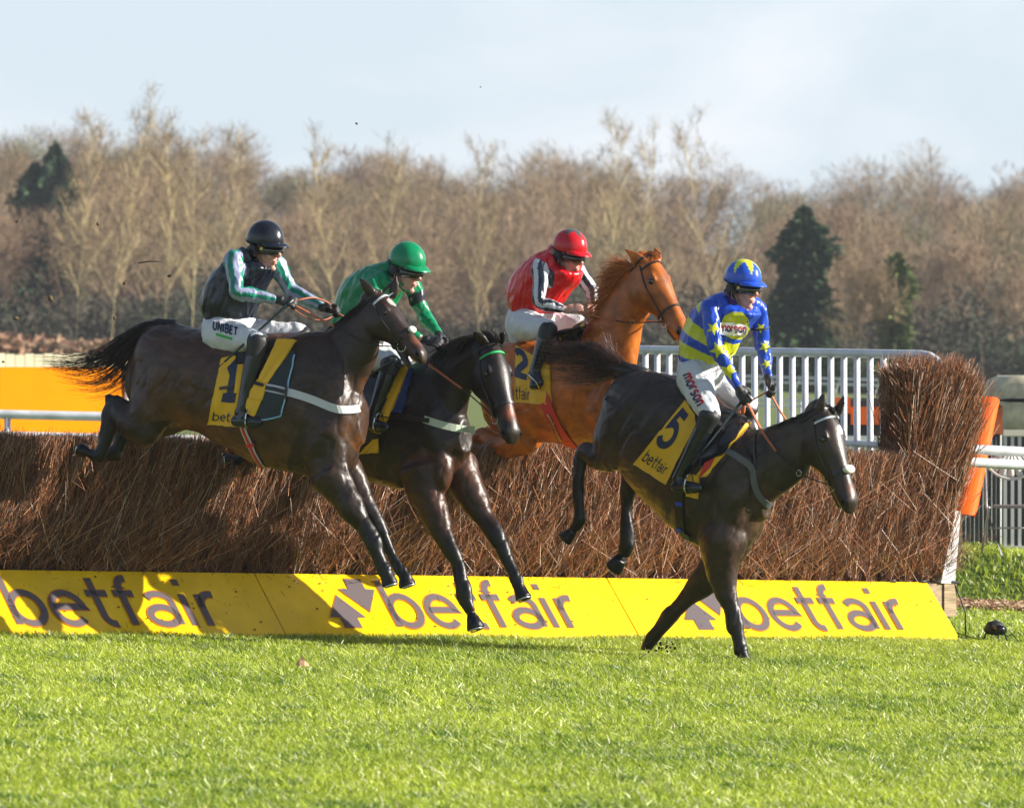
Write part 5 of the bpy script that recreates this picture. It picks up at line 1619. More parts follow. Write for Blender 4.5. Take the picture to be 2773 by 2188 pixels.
head_local(b, poll, hdir, Vector((-math.cos(phC), -math.sin(phC), .12)), .70)
ear(b, fr.pt(1742, 712, .07), fr.pt(1688, 672, .12), .030, fr.s)
ear(b, fr.pt(1782, 706, -.05), fr.pt(1774, 668, -.06), .026, fr.s)
b.path('shoulder', [(1600, 1010, 65, .12), (1625, 1100, 65, .13), (1650, 1165, 50, .13)], ratio=.55)
for v_ in (.12, -.12):
    nm = 'foreleg' if v_ > 0 else 'foreleg_far'
    b.path(nm, [(1650, 1150, 50, v_), (1690, 1180, 36, v_), (1735, 1190, 24, v_), (1765, 1200, 20, v_), (1760, 1230, 16, v_), (1742, 1265, 15, v_), (1722, 1275, 16, v_)], ratio=.8)
    hoof(b, fr.pt(1712, 1272, v_), Vector((-1, 0, .3)), .045)
b.path('thigh', [(1390, 1050, 85, .11), (1420, 1130, 66, .13), (1435, 1180, 36, .14)], ratio=.7)
b.path('hindleg', [(1430, 1190, 34, .14), (1390, 1204, 30, .14), (1345, 1205, 25, .14), (1305, 1180, 20, .14), (1285, 1195, 16, .14), (1255, 1215, 14, .14), (1235, 1222, 16, .14)], ratio=.8)
hoof(b, fr.pt(1225, 1222, .14), Vector((-1, 0, .1)), .042)
b.path('thigh_far', [(1390, 1050, 85, -.11), (1420, 1130, 66, -.13), (1450, 1175, 36, -.14)], ratio=.7)
b.path('hindleg_far', [(1445, 1180, 32, -.14), (1400, 1195, 28, -.14), (1350, 1185, 22, -.14), (1325, 1170, 18, -.14), (1300, 1195, 15, -.14), (1280, 1212, 16, -.14)], ratio=.8)
hoof(b, fr.pt(1270, 1210, -.14), Vector((-1, 0, .1)), .042)
def exC(s, C):
    k_ = sel(s, 'muzzle'); C[k_] = (.10, .045, .03)
    k_ = sel(s, 'jaw') & (s.t_v > .5); C[k_] = (.09, .05, .035)
    return C
b.finish('body', mt_coat, root, voxel=.0105, smooth=3, post=muscle, colour=coat_colour((.38, .10, .011), (.40, .10, .008), (.25, .06, .010), lambda s: leg_mask(s, ('foreleg', 'foreleg_far', 'hindleg', 'hindleg_far'), .4, .8), exC))
horse_common(b, root)
bridle(b, fr, root)
hair_lock('mane', fr, [[(1735, 722, .03), (1712, 722, .05), (1690, 712, .06), (1668, 716, .06)], [(1705, 715, .03), (1685, 725, .05), (1660, 725, .06), (1640, 745, .06)], [(1690, 745, .03), (1665, 755, .05), (1640, 765, .06), (1625, 790, .06)],
                       [(1672, 775, .03), (1650, 790, .05), (1622, 800, .06), (1610, 830, .06)], [(1655, 810, .03), (1632, 825, .05), (1612, 840, .06), (1596, 872, .06)], [(1640, 850, .03), (1615, 865, .06), (1590, 880, .08), (1572, 905, .08)]],
          1200, root, (.33, .075, .008), (.70, .26, .05), seed=9, jit=.05, vj=.04, w=.0032)
hair_lock('forelock', fr, [[(1745, 695, 0), (1752, 685, 0), (1770, 688, 0), (1782, 705, .02)], [(1755, 692, 0), (1765, 684, 0), (1780, 692, 0), (1792, 712, .02)], [(1738, 700, .02), (1745, 690, .02), (1760, 690, .02), (1775, 700, .02)]], 130, root, (.28, .07, .015), (.5, .18, .05), seed=10, jit=.015, vj=.02, w=.003)
S, nu, nv = patch_fn(b.bvh, fr, [(1398, 938), (1492, 990), (1494, 1095), (1398, 1090)], .016, ripple=.005)
cloth('number_cloth', S, nu, nv, mt_ycloth, root)
decal_text('number', '2', S, -.02, .05, .42, .52, mt_navy, root, w=.24)
decal_text('cloth_lettering', 'betfair', S, -.2, .70, .42, .93, mt_navy, root, w=.12)
mb = MB(); strap(mb, b.bvh, fr, [(1462, 1040), (1480, 1090), (1498, 1135), (1522, 1175), (1552, 1208)], 36, lift=.012); mb.build('girth', mat('red_cloth'), root, smooth=False)
mb = MB()
for (x, y) in ((1486, 1120), (1492, 1148), (1500, 1165), (1512, 1185), (1520, 1180), (1505, 1145)):
    p_, n_ = hit(b.bvh, x, y, fr, .25, .022); mb.ell(p_, n_ * .004, n_.orthogonal().normalized() * .007, n_.cross(n_.orthogonal()).normalized() * .007, 6, 4)
strap(mb, b.bvh, fr, [(1486, 1120), (1508, 1160), (1522, 1190)], 6, lift=.02); mb.build('girth_buckles', mat('brass', (.5, .35, .15), rough=.3, metal=.8), root)
S, nu, nv = patch_fn(b.bvh, fr, [(1500, 905), (1592, 880), (1560, 960), (1490, 985)], .03, nu=10, nv=8)
cloth('saddle', S, nu, nv, mt_leather, root, thick=.02)
mb = MB(); strap(mb, b.bvh, fr, [(1568, 872), (1545, 905), (1524, 935)], 14, lift=.06, thick=.01); mb.build('number_cloth_front', mt_ycloth, root, smooth=False)
HORSES['C'] = (b, fr, root)

# ------------------------------------------------------------------ horse D: landed front horse with cloth 5
fr = Frame(2016, 37.72, 55)
root = empty('racehorse', 'dark brown horse in cloth number 5 with both forelegs down on the grass', 'horse', loc=fr.pt(1880, 1790, 0), group='racehorses jumping the fence')
b = Body(fr)
b.pairs('trunk', [(1668, 1032, 1650, 1215, .12), (1698, 1006, 1686, 1275, .215), (1748, 1002, 1728, 1325, .265), (1806, 1010, 1776, 1378, .28), (1862, 1030, 1828, 1428, .29), (1920, 1062, 1882, 1468, .29),
                  (1968, 1098, 1930, 1492, .265), (2008, 1125, 1975, 1502, .235), (2036, 1165, 2015, 1496, .205), (2052, 1235, 2040, 1462, .16), (2062, 1300, 2058, 1415, .11)])
b.pairs('neck', [(1970, 1120, 2068, 1400, .17), (2035, 1158, 2085, 1370, .145), (2085, 1158, 2112, 1345, .12), (2138, 1136, 2145, 1318, .10), (2188, 1114, 2178, 1290, .09)])
poll = fr.pt(2238, 1108, 0); mz = fr.pt(2322, 1388, 0)
dx, dz = (mz - poll).x, (mz - poll).z
phD = R(44)
hdir = Vector((dx, -dx / math.tan(phD), dz))
head_local(b, poll, hdir, Vector((-math.cos(phD), -math.sin(phD), .04)), .735)
ear(b, fr.pt(2216, 1122, .055), fr.pt(2231, 1060, .05), .027, fr.s)
ear(b, fr.pt(2268, 1118, -.05), fr.pt(2288, 1063, -.05), .026, fr.s)
b.path('thigh', [(1705, 1110, 85, .11), (1672, 1190, 74, .13), (1655, 1250, 50, .14)], ratio=.72)
b.path('hindleg', [(1655, 1235, 42, .14), (1618, 1238, 32, .14), (1582, 1222, 22, .14), (1570, 1245, 19, .14), (1567, 1300, 15, .14), (1568, 1370, 15, .14), (1569, 1405, 18, .14), (1556, 1430, 15, .14)], ratio=.8, sub=5)
hoof(b, fr.pt(1545, 1442, .14), fr.pt(1522, 1470, .14) - fr.pt(1548, 1438, .14), .05)
b.path('thigh_far', [(1735, 1120, 85, -.10), (1735, 1210, 72, -.12), (1728, 1265, 46, -.13)], ratio=.72)
b.path('hindleg_far', [(1726, 1250, 44, -.13), (1716, 1295, 33, -.13), (1702, 1335, 23, -.13), (1697, 1375, 18, -.13), (1697, 1430, 17, -.13), (1698, 1472, 19, -.13), (1690, 1500, 16, -.13)], ratio=.8, sub=5)
hoof(b, fr.pt(1676, 1520, -.13), fr.pt(1650, 1558, -.13) - fr.pt(1680, 1515, -.13), .058)
b.path('shoulder', [(1985, 1230, 75, .12), (1965, 1340, 80, .13), (1952, 1440, 66, .13), (1950, 1510, 50, .125), (1954, 1570, 30, .12)], ratio=.6)
b.path('foreleg', [(1978, 1340, 30, .10), (1968, 1400, 50, .11), (1958, 1455, 58, .12), (1953, 1505, 50, .12), (1955, 1555, 39, .12), (1966, 1605, 29, .12), (1982, 1655, 23, .12), (1991, 1695, 25, .12), (2002, 1735, 17, .12), (2009, 1762, 18, .12)], ratio=.82, sub=5)
hoof(b, fr.pt(2012, 1770, .12), fr.pt(2020, 1800, .12) - fr.pt(2012, 1770, .12), .045)
b.path('foreleg_far', [(1985, 1450, 55, -.11), (1955, 1510, 48, -.11), (1918, 1560, 38, -.11), (1872, 1608, 26, -.11), (1835, 1645, 22, -.11), (1812, 1668, 23, -.11), (1785, 1705, 18, -.11), (1760, 1737, 19, -.11), (1750, 1755, 17, -.11)], ratio=.82, sub=5)
hoof(b, fr.pt(1748, 1757, -.11), fr.pt(1742, 1785, -.11) - fr.pt(1748, 1757, -.11), .045)
b.ell('trunk', fr.pt(1968, 1450, .10), fr.s * .11, Vector((0, 0, .24)), fr.h * .16)
def exD(s, C):
    d = np.linalg.norm(s.co - np.array(s.W(.15, -near_sign(s) * .02, .045)), axis=1)
    C[d < .034] = (.7, .68, .66)
    k_ = sel(s, 'muzzle', 'jaw'); C[k_] = (.018, .014, .014)
    d = np.linalg.norm(s.co - np.array(s.W(.53, 0, .01)), axis=1); w = np.clip(1.2 - d / .05, 0, 1)[:, None]
    C = C * (1 - w) + np.array((.16, .06, .035)) * w
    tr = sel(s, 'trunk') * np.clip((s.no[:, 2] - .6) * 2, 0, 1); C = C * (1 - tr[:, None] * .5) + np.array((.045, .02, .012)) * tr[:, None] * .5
    fl = sel(s, 'foreleg', 'foreleg_far') & (s.t_v < .6); C[fl] = C[fl] * .6 + np.array((.045, .02, .012)) * .4
    return C
b.finish('body', mt_coat, root, voxel=.0105, smooth=3, post=muscle, colour=coat_colour((.030, .019, .013), (.13, .064, .030), (.006, .005, .005), lambda s: leg_mask(s, ('foreleg', 'foreleg_far'), .5, .85) + leg_mask(s, ('hindleg', 'hindleg_far'), .15, .4), exD))
horse_common(b, root)
bridle(b, fr, root, brow=mat('white_browband', (.5, .55, .6), rough=.5), fleece=True)
hair_lock('tail', fr, [
    [(1735, 1000), (1700, 985), (1660, 965), (1600, 930), (1550, 935), (1500, 930), (1470, 920)],
    [(1730, 1003), (1692, 990), (1650, 975), (1600, 955), (1545, 955), (1495, 950), (1462, 945)],
    [(1725, 1006), (1685, 998), (1640, 990), (1595, 985), (1545, 985), (1500, 980), (1465, 975)],
    [(1720, 1012), (1680, 1010), (1635, 1010), (1595, 1012), (1550, 1015), (1505, 1015), (1470, 1012)],
    [(1712, 1018), (1675, 1022), (1640, 1030), (1605, 1042), (1570, 1045), (1530, 1035), (1495, 1030)]], 600, root, (.008, .006, .006), (.10, .045, .03), seed=13, jit=.03, w=.0024, vj=.05)
hair_lock('tail_wisps', fr, [
    [(1720, 1005), (1690, 985), (1665, 955), (1650, 920), (1642, 890)], [(1712, 1005), (1680, 985), (1650, 955), (1635, 925), (1625, 900)],
    [(1700, 1005), (1665, 985), (1630, 960), (1605, 930), (1590, 905)], [(1690, 1010), (1650, 990), (1600, 960), (1560, 935), (1530, 905)]], 150, root, (.02, .010, .010), (.13, .06, .045), seed=14, jit=.03, w=.002, vj=.05)
b2 = MB(); b2.tube([fr.pt(x, y) for x, y in ((1755, 1018), (1715, 1008), (1670, 998), (1620, 985))], [.05, .06, .05, .015], 10); b2.build('dock', mat('black_hair'), root)
hair_lock('mane', fr, [[(2225, 1108, .02), (2210, 1108, .05), (2190, 1125, .08)], [(2185, 1118, .02), (2170, 1124, .05), (2150, 1142, .08)], [(2140, 1138, .02), (2125, 1142, .05), (2105, 1160, .08)], [(2095, 1158, .02), (2080, 1160, .05), (2062, 1175, .08)]],
          200, root, (.007, .007, .008), (.025, .016, .012), seed=15, jit=.012, vj=.02, w=.003)
hair_lock('forelock', fr, [[(2240, 1105, 0), (2248, 1112, 0), (2255, 1125, 0), (2262, 1140, .01)], [(2250, 1105, 0), (2262, 1112, 0), (2268, 1128, 0), (2272, 1142, .01)], [(2245, 1102, 0), (2242, 1096, 0), (2240, 1098, 0), (2235, 1104, 0)]], 80, root, (.008, .007, .007), (.03, .018, .014), seed=16, jit=.01, vj=.015, w=.003)
S, nu, nv = patch_fn(b.bvh, fr, [(1856, 1086), (1892, 1140), (1806, 1312), (1718, 1256)], .016, ripple=.003, rf=7)
cloth('number_cloth', S, nu, nv, mt_ycloth, root)
decal_text('number', '5', S, .10, .10, .62, .60, mt_navy, root, w=.2)
decal_text('cloth_lettering', 'betfair', S, .12, .74, .88, .90, mt_navy, root, w=.13)
S, nu, nv = patch_fn(b.bvh, fr, [(2000, 1150), (2034, 1146), (1915, 1290), (1880, 1295)], .016, ripple=.002, nu=8, nv=14)
cloth('number_cloth_front', S, nu, nv, mt_ycloth, root)
S, nu, nv = patch_fn(b.bvh, fr, [(1862, 1285), (1898, 1285), (1892, 1350), (1860, 1342)], .018, ripple=.003, nu=6, nv=8)
cloth('number_cloth_fold', S, nu, nv, mt_ycloth, root)
S, nu, nv = patch_fn(b.bvh, fr, [(1920, 1232), (1960, 1200), (1928, 1262), (1892, 1298)], .020, nu=6, nv=8)
cloth('saddle_pad', S, nu, nv, mat('red_cloth'), root)
S, nu, nv = patch_fn(b.bvh, fr, [(1880, 1085), (2022, 1140), (1965, 1225), (1900, 1260)], .026, nu=12, nv=10)
cloth('saddle', S, nu, nv, mat('glossy_leather'), root, thick=.02)
mb = MB(); strap(mb, b.bvh, fr, [(1965, 1222), (1998, 1238), (2033, 1264), (2042, 1300), (2050, 1330), (2068, 1356), (2085, 1368)], 17, lift=.010, thick=.006); mb.build('breastgirth', mat('grey_webbing', (.10, .105, .11), rough=.7), root, smooth=False)
mb = MB(); strap(mb, b.bvh, fr, [(1842, 1330), (1842, 1380), (1846, 1430), (1856, 1470)], 28, lift=.012); mb.build('girth', mt_leather, root, smooth=False)
mb = MB()
for y in (1362, 1432): strap(mb, b.bvh, fr, [(1834, y), (1850, y)], 12, lift=.019)
mb.build('girth_mark', mat('blue_mark', (.03, .06, .5), rough=.5), root, smooth=False)
mb = MB(); strap(mb, b.bvh, fr, [(2046, 1165), (2044, 1205), (2042, 1252)], 6, lift=.014); mb.build('martingale', mt_leather, root, smooth=False)
HORSES['D'] = (b, fr, root)
# ================================================================== JOCKEYS
mt_skin = mat('skin', (.62, .33, .25), rough=.5, spec=.4, var=.12, vscale=25, attr=False)
mt_satin = mat('racing_silk', attr=True, rough=.30, spec=.5, bump=.8, bscale=10, bdist=.022, coat=.06, stretch=(1, 1, .55))
mt_breech = mat('white_breeches', (.56, .57, .60), rough=.6, bump=.8, bscale=15, bdist=.02)
mt_boot = mat('boot_leather', (.008, .012, .020), rough=.2, spec=.6, bump=.2, bscale=14, bdist=.01)
mt_sole = mat('boot_sole', (.015, .013, .012), rough=.8)
mt_glove = mat('black_glove', (.016, .016, .018), rough=.55, bump=.4, bscale=60, bdist=.004)
mt_cap = mat('cap_silk', attr=True, rough=.28, spec=.45, bump=.5, bscale=16, bdist=.01, coat=.1)
mt_lens = mat('goggle_lens', (.02, .018, .012), rough=.05, spec=.9)
mt_goggle = mat('goggle_frame', (.012, .012, .012), rough=.35)
mt_gold = mat('goggle_badge', (.75, .5, .05), rough=.4)

def hand_parts(body, label, wrist, xd, zd, thumb, grow=0.0, grip=1.0):
    x = xd.normalized(); y = zd.cross(x).normalized(); z = x.cross(y).normalized()
    if thumb < 0: y = -y
    def W(a, b_, c): return wrist + x * a + y * b_ + z * c
    body.ell(label, W(.045, 0, 0), x * (.052 + grow), y * (.040 + grow), z * (.017 + grow))
    body.ell(label, W(.03, .022, -.008), x * (.032 + grow), y * (.02 + grow), z * (.016 + grow))
    for i, (yy, ln) in enumerate(((.030, .92), (.0105, 1.0), (-.009, .96), (-.028, .8))):
        r = (.0092, .0096, .0092, .0082)[i] + grow
        pts = [W(.070, yy, .004), W(.088, yy * 1.05, .007), W(.088 + .030 * ln, yy * 1.05, -.004 * grip), W(.088 + .036 * ln, yy, -.030 * ln * grip - .002), W(.088 + .014 * ln, yy * .95, -.044 * ln * grip - .003)]
        body.path3(label, pts, [r, r * 1.05, r, r * .95, r * .82], ratio=1, sub=3, side=y)
    r = .0105 + grow
    body.path3(label, [W(.012, .026, -.006), W(.036, .046, -.014), W(.064, .050, -.026), W(.084, .040, -.036)], [r * 1.2, r * 1.1, r, r * .85], ratio=1, sub=3, side=z)
    body.grip = W(.085, .0, -.022)
    return W(.085, .0, -.022)

def jockey(tagd, fr, sp):
    root = empty('person', tagd[0], 'jockey', loc=fr.pt(*sp['pel']), group='jockeys riding over the fence')
    J = {k: fr.pt(*sp[k]) for k in sp if k in ('neck', 'head')}
    yaw, pitch, roll = sp['hrot']
    ya = R(yaw)
    hx = Vector((math.sin(ya) * math.cos(R(pitch)), -math.cos(ya) * math.cos(R(pitch)), -math.sin(R(pitch))))
    hy0 = Vector((math.cos(ya), math.sin(ya), 0))        # wearer's left
    hz0 = hx.cross(hy0).normalized()
    hy = (hy0 * math.cos(R(roll)) + hz0 * math.sin(R(roll))).normalized(); hz = hx.cross(hy).normalized()
    if hz.z < 0: hz = -hz
    hc = J['head']; hs = sp.get('hs', 1.0)
    def HW(x, y, z): return hc + (hx * x + hy * y + hz * z) * hs
    B = Body(fr); Jk = Body(fr); Br = Body(fr)
    # --- torso
    tor = sp['torso']
    inner = [(q[0] * .9 + q[2] * .1, q[1] * .9 + q[3] * .1, q[2] * .9 + q[0] * .1, q[3] * .9 + q[1] * .1, q[4] * .8) + tuple(q[5:]) for q in tor]
    B.pairs('torso', inner, autosil=True, sup=2.3)
    Jk.pairs('torso', tor, autosil=True, sup=2.3)
    # --- neck and head
    nb = J['neck']; nt_ = HW(-.02, 0, -.06)
    B.path3('neck', [nb - (nt_ - nb) * .3, nb, (nb + nt_) / 2, nt_, HW(-.01, 0, 0)], [.075, .062, .056, .056, .055], ratio=1)
    Jk.path3('collar', [nb - (nt_ - nb) * .35, nb, nb + (nt_ - nb) * .32], [.08, .066, .060], ratio=1)
    B.ell('head', HW(-.008, 0, .03), hx * .098, hy * .077, hz * .10)
    B.ell('head', HW(.028, 0, -.045), hx * .066, hy * .059, hz * .076)
    B.ell('head', HW(.03, 0, -.09), hx * .052, hy * .048, hz * .03)
    B.ell('head', HW(.070, 0, -.113), hx * .022, hy * .025, hz * .019)
    B.ell('head', HW(.084, 0, .018), hx * .016, hy * .05, hz * .011)
    B.path3('nose', [HW(.085, 0, .015), HW(.100, 0, -.008), HW(.116, 0, -.030), HW(.100, 0, -.043)], [.009, .011, .0145, .010], ratio=1.0, sub=3, side=hy)
    for sg in (-1, 1):
        B.ell('nose', HW(.100, sg * .012, -.037), hx * .011, hy * .008, hz * .008)
        B.ell('head', HW(.062, sg * .038, -.038), hx * .028, hy * .02, hz * .026)
        B.ell('head', HW(-.008, sg * .079, -.025), hx * .020, hy * .009, hz * .033)
    B.ell('lips', HW(.089, 0, -.070), hx * .013, hy * .024, hz * .0065)
    B.ell('lips', HW(.087, 0, -.083), hx * .012, hy * .020, hz * .007)
    # --- arms
    gl = []
    for nm, arm in (('near', sp['arm_near']), ('far', sp['arm_far'])):
        sh, el, wr, hd = (fr.pt(*q) for q in arm)
        k = sp.get('armk', 1.0)
        tc = fr.pt(*sp['neck'])
        B.path3('arm_' + nm, [sh + (tc - sh) * .35, sh, sh.lerp(el, .5), el, el.lerp(wr, .35), wr], [.05, .05, .043, .037, .036, .025], ratio=.95)
        Jk.path3('sleeve_' + nm, [sh + (tc - sh) * .5, sh, sh.lerp(el, .35), sh.lerp(el, .7), el, el.lerp(wr, .3), el.lerp(wr, .65), el.lerp(wr, .93)],
                 [.072 * k, .070 * k, .063 * k, .058 * k, .054 * k, .053 * k, .044 * k, .033 * k], ratio=.95)
        zd = (fr.s * (.8 if nm == 'near' else -.8) + Vector((0, 0, .7))).normalized()
        gr = hand_parts(B, 'hand_' + nm, wr, hd - wr, zd, sp.get('thumb', {'near': 1, 'far': -1})[nm])
        gl.append((nm, wr, hd - wr, zd, gr, el))
    # --- legs
    for nm, leg in (('near', sp['leg_near']), ('far', sp['leg_far'])):
        hp, kn, an, he, to = (fr.pt(*q) for q in leg)
        B.path3('leg_' + nm, [hp, hp.lerp(kn, .5), kn, kn.lerp(an, .3), an], [.085, .07, .052, .05, .034], ratio=.95)
        B.path3('foot_' + nm, [he, he.lerp(to, .35), he.lerp(to, .75)], [.022, .026, .018], ratio=1)
        rk = sp.get('thighk', 1.0)
        pe = fr.pt(*sp['pel'])
        Br.path3('leg_' + nm, [pe.lerp(hp, .5), hp, hp.lerp(kn, .35), hp.lerp(kn, .7), kn, kn.lerp(an, .16)], [.12 * rk, .125 * rk, .108 * rk, .086 * rk, .070 * rk, .056 * rk], ratio=.9)
        bt = Body(fr)
        bt.path3('boot', [kn.lerp(an, .06), kn.lerp(an, .25), kn.lerp(an, .5), kn.lerp(an, .8), an, an.lerp(he, .4)], [.062, .062, .056, .045, .042, .04], ratio=.95)
        bt.path3('foot', [he, he.lerp(to, .35), he.lerp(to, .75), to], [.040, .043, .040, .028], ratio=.95)
        bt.path3('foot', [an, he.lerp(to, .3), he.lerp(to, .6)], [.04, .042, .035], ratio=.95)
        bt.finish('boot', mt_boot, root, voxel=.008, smooth=4)
        bt2 = Body(fr); bt2.path3('cuff', [kn.lerp(hp, .10), kn, kn.lerp(an, .13), kn.lerp(an, .22)], [.060 * rk + .008, .068 * rk + .004, .066, .064], ratio=.95)
        if sp.get('cuff', True): bt2.finish('boot_cuff', mt_glove, root, voxel=.009, smooth=3)
        # stirrup iron
        mb = MB(); c = he.lerp(to, .55); ax = (to - he).normalized(); up = (an - c); up = (up - ax * up.dot(ax)).normalized(); sd = ax.cross(up)
        pts = [c + sd * (.055 * math.cos(a)) + up * (.055 * math.sin(a) * (1.7 if math.sin(a) > 0 else .75)) for a in np.linspace(0, 2 * math.pi, 22)]
        mb.tube(pts, .0055, 6)
        horse_root = HORSES[sp['horse']][2]
        mb.build('stirrup', mt_steel, horse_root)
        top = c + up * .095
        kn_in = kn.lerp(an, .2) - fr.s * ((kn - fr.P0).dot(fr.s)) * .45
        mb = MB(); mb.tube([top, top.lerp(kn_in, .5), kn_in], .010, 6, flat=.4); mb.build('stirrup_leather', mt_leather, horse_root)
    seat = sp['seat']
    Br.pairs('seat', seat, autosil=True, sup=2.2)
    B.pairs('hips', [(q[0] * .85 + q[2] * .15, q[1] * .85 + q[3] * .15, q[2] * .85 + q[0] * .15, q[3] * .85 + q[1] * .15, q[4] * .8) for q in seat], autosil=True)
    def skinc(s):
        n = len(s.co); C = np.tile(np.array((.54, .29, .22)), (n, 1)); C *= (1 + .08 * nz(s.co, 30)[:, None])
        C[sel(s, 'lips')] = (.60, .27, .22); k_ = sel(s, 'nose'); C[k_] = C[k_] * np.array((1.08, .92, .9))
        return C
    B.finish('body', mat('skin_attr', attr=True, rough=.5, spec=.4), root, voxel=.0052, smooth=3, colour=skinc, sf=.4)
    def wrinkle(co, no, s):
        a = nz(co, 20) * .006 + nz(co * np.array([1, 1, .5]), 48, 3.) * .0035 + np.abs(nz(co * np.array([1., 1., .35]), 34, 7.)) * -.006
        return co + no * a[:, None]
    Jk.finish('jacket', mt_satin, root, voxel=.0075, smooth=4, colour=sp['colour'], post=wrinkle)
    Br.finish('breeches', mt_breech, root, voxel=.009, smooth=5, post=wrinkle)
    # --- gloves
    if sp.get('gloves', True):
        for nm, wr, xd, zd, gr, el in gl:
            G = Body(fr)
            hand_parts(G, 'glove', wr, xd, zd, sp.get('thumb', {'near': 1, 'far': -1})[nm], grow=.003)
            G.path3('cuff', [wr - xd.normalized() * .035, wr, wr + xd.normalized() * .03], [.031, .030, .032], ratio=.95)
            G.finish('glove', mt_glove, root, voxel=.0045, smooth=2, sf=.4)
    # --- cap with peak
    nu, nv = 56, 30
    V = []; Fc = []; cols = []
    for i in range(nv + 1):
        th = R(2 + 104 * i / nv)
        for j in range(nu):
            a = 2 * math.pi * j / nu
            ridge = 1 + .012 * math.cos(a * 6)
            bk = 1.0 + (.04 if math.cos(a) < 0 else 0)
            p = HW(-.004 + .120 * math.sin(th) * math.cos(a) * ridge * bk, .099 * math.sin(th) * math.sin(a) * ridge, .054 + .114 * math.cos(th))
            V.append(p); cols.append(sp['capcol'](math.degrees(th), math.degrees(a)))
    for i in range(nv):
        for j in range(nu):
            k = (j + 1) % nu
            Fc.append((i * nu + j, i * nu + k, (i + 1) * nu + k, (i + 1) * nu + j))
    Fc.append(tuple(range(nu - 1, -1, -1)))
    base = len(V)
    for j in range(nu): V.append(HW(-.004 + .110 * math.cos(2 * math.pi * j / nu), .09 * math.sin(2 * math.pi * j / nu), .030)); cols.append((.01, .01, .01))
    for j in range(nu):
        k = (j + 1) % nu; Fc.append((nv * nu + j, nv * nu + k, base + k, base + j))
    mesh_np('cap', [tuple(v) for v in V], Fc, mt_cap, root, True, np.array(cols))
    mb = MB(); rings = []
    for i in range(17):
        a = R(-62 + 124 * i / 16); t = math.cos(R(-90 + 180 * i / 16) * 1.0)
        x0, y0 = .108 * math.cos(a), .095 * math.sin(a)
        ext = .058 * max(0, math.cos(a * 1.35)) ** .8
        x1, y1 = x0 + ext * math.cos(a * .6), y0 + ext * math.sin(a * .6)
        rings.append([HW(x0, y0, .042), HW((x0 + x1) / 2, (y0 + y1) / 2, .040), HW(x1, y1, .022), HW(x1, y1, .016), HW((x0 + x1) / 2, (y0 + y1) / 2, .031), HW(x0, y0, .026)])
    mb.cur = sp['capcol'](80, 180) if 'peakcol' not in sp else sp['peakcol']
    mb.loft(rings); mb.build('cap_peak', mt_cap, root)
    # --- goggles
    mb = MB(); mf = MB()
    rings = []; rf = []
    for i in range(25):
        a = R(-72 + 144 * i / 24)
        notch = .010 * math.exp(-(math.degrees(a) / 7) ** 2)
        rr = .108; ry = .083
        def gp(r_, z): return HW(-.004 + (rr + r_) * math.cos(a), (ry + r_) * math.sin(a), z)
        rings.append([gp(.010, .014), gp(.018, -.008), gp(.010, -.032 + notch), gp(-.008, -.032 + notch), gp(-.008, .014)])
        rf.append([gp(.006, .024), gp(.016, .020), gp(.014, .012), gp(-.006, .012), gp(-.006, .024)])
    mb.loft(rings); mb.build('goggles', mt_lens, root); mf.loft(rf)
    for sg in (-1, 1):
        mf.tube([HW(.03, sg * .086, .0), HW(-.02, sg * .098, .018), HW(-.07, sg * .088, .035), HW(-.12, sg * .04, .045)], .010, 6, flat=.5)
    mf.build('goggle_frame', mt_goggle, root)
    mb = MB()
    if sp.get('badge'):
        mb.ell(HW(.045, -.088, .0), hx * .013, hy * .005, hz * .013, 12, 6); mb.build('goggle_badge', mt_gold, root)
    # --- harness and padding round the ears
    mb = MB()
    for sg in (-1, 1):
        mb.ell(HW(-.028, sg * .076, -.012), hx * .045, hy * .017, hz * .05, 14, 8)
        mb.tube([HW(-.005, sg * .088, .01), HW(.005, sg * .084, -.05), HW(.025, sg * .062, -.10), HW(.055, sg * .03, -.128), HW(.066, 0, -.136)], .008, 6, flat=.5)
    mb.tube([HW(-.06, -.07, -.03), HW(-.10, -.03, -.035), HW(-.105, 0, -.035), HW(-.10, .03, -.035), HW(-.06, .07, -.03)], .022, 8)
    mb.build('helmet_harness', mt_glove, root)
    return root, B, Jk, Br, {nm: gr for nm, wr, xd, zd, gr, el in gl}, HW

def plain(c):
    return lambda th, a: c
def starcap(base, star, n, rmax, rmin, off):
    def f(th, a):
        ph = ((a + off) % (360 / n)) / (360 / n); ph = abs(ph - .5) * 2
        lim = rmin + (rmax - rmin) * ph ** 1.6
        return star if th < lim else base
    return f
def rein(horse, pts, r, m_, name='rein'):
    mb = MB(); mb.tube([tuple(q) for q in catmull(np.array([tuple(p) for p in pts]), 6)], r * 1.35, 6, flat=.45); return mb.build(name, m_, HORSES[horse][2])

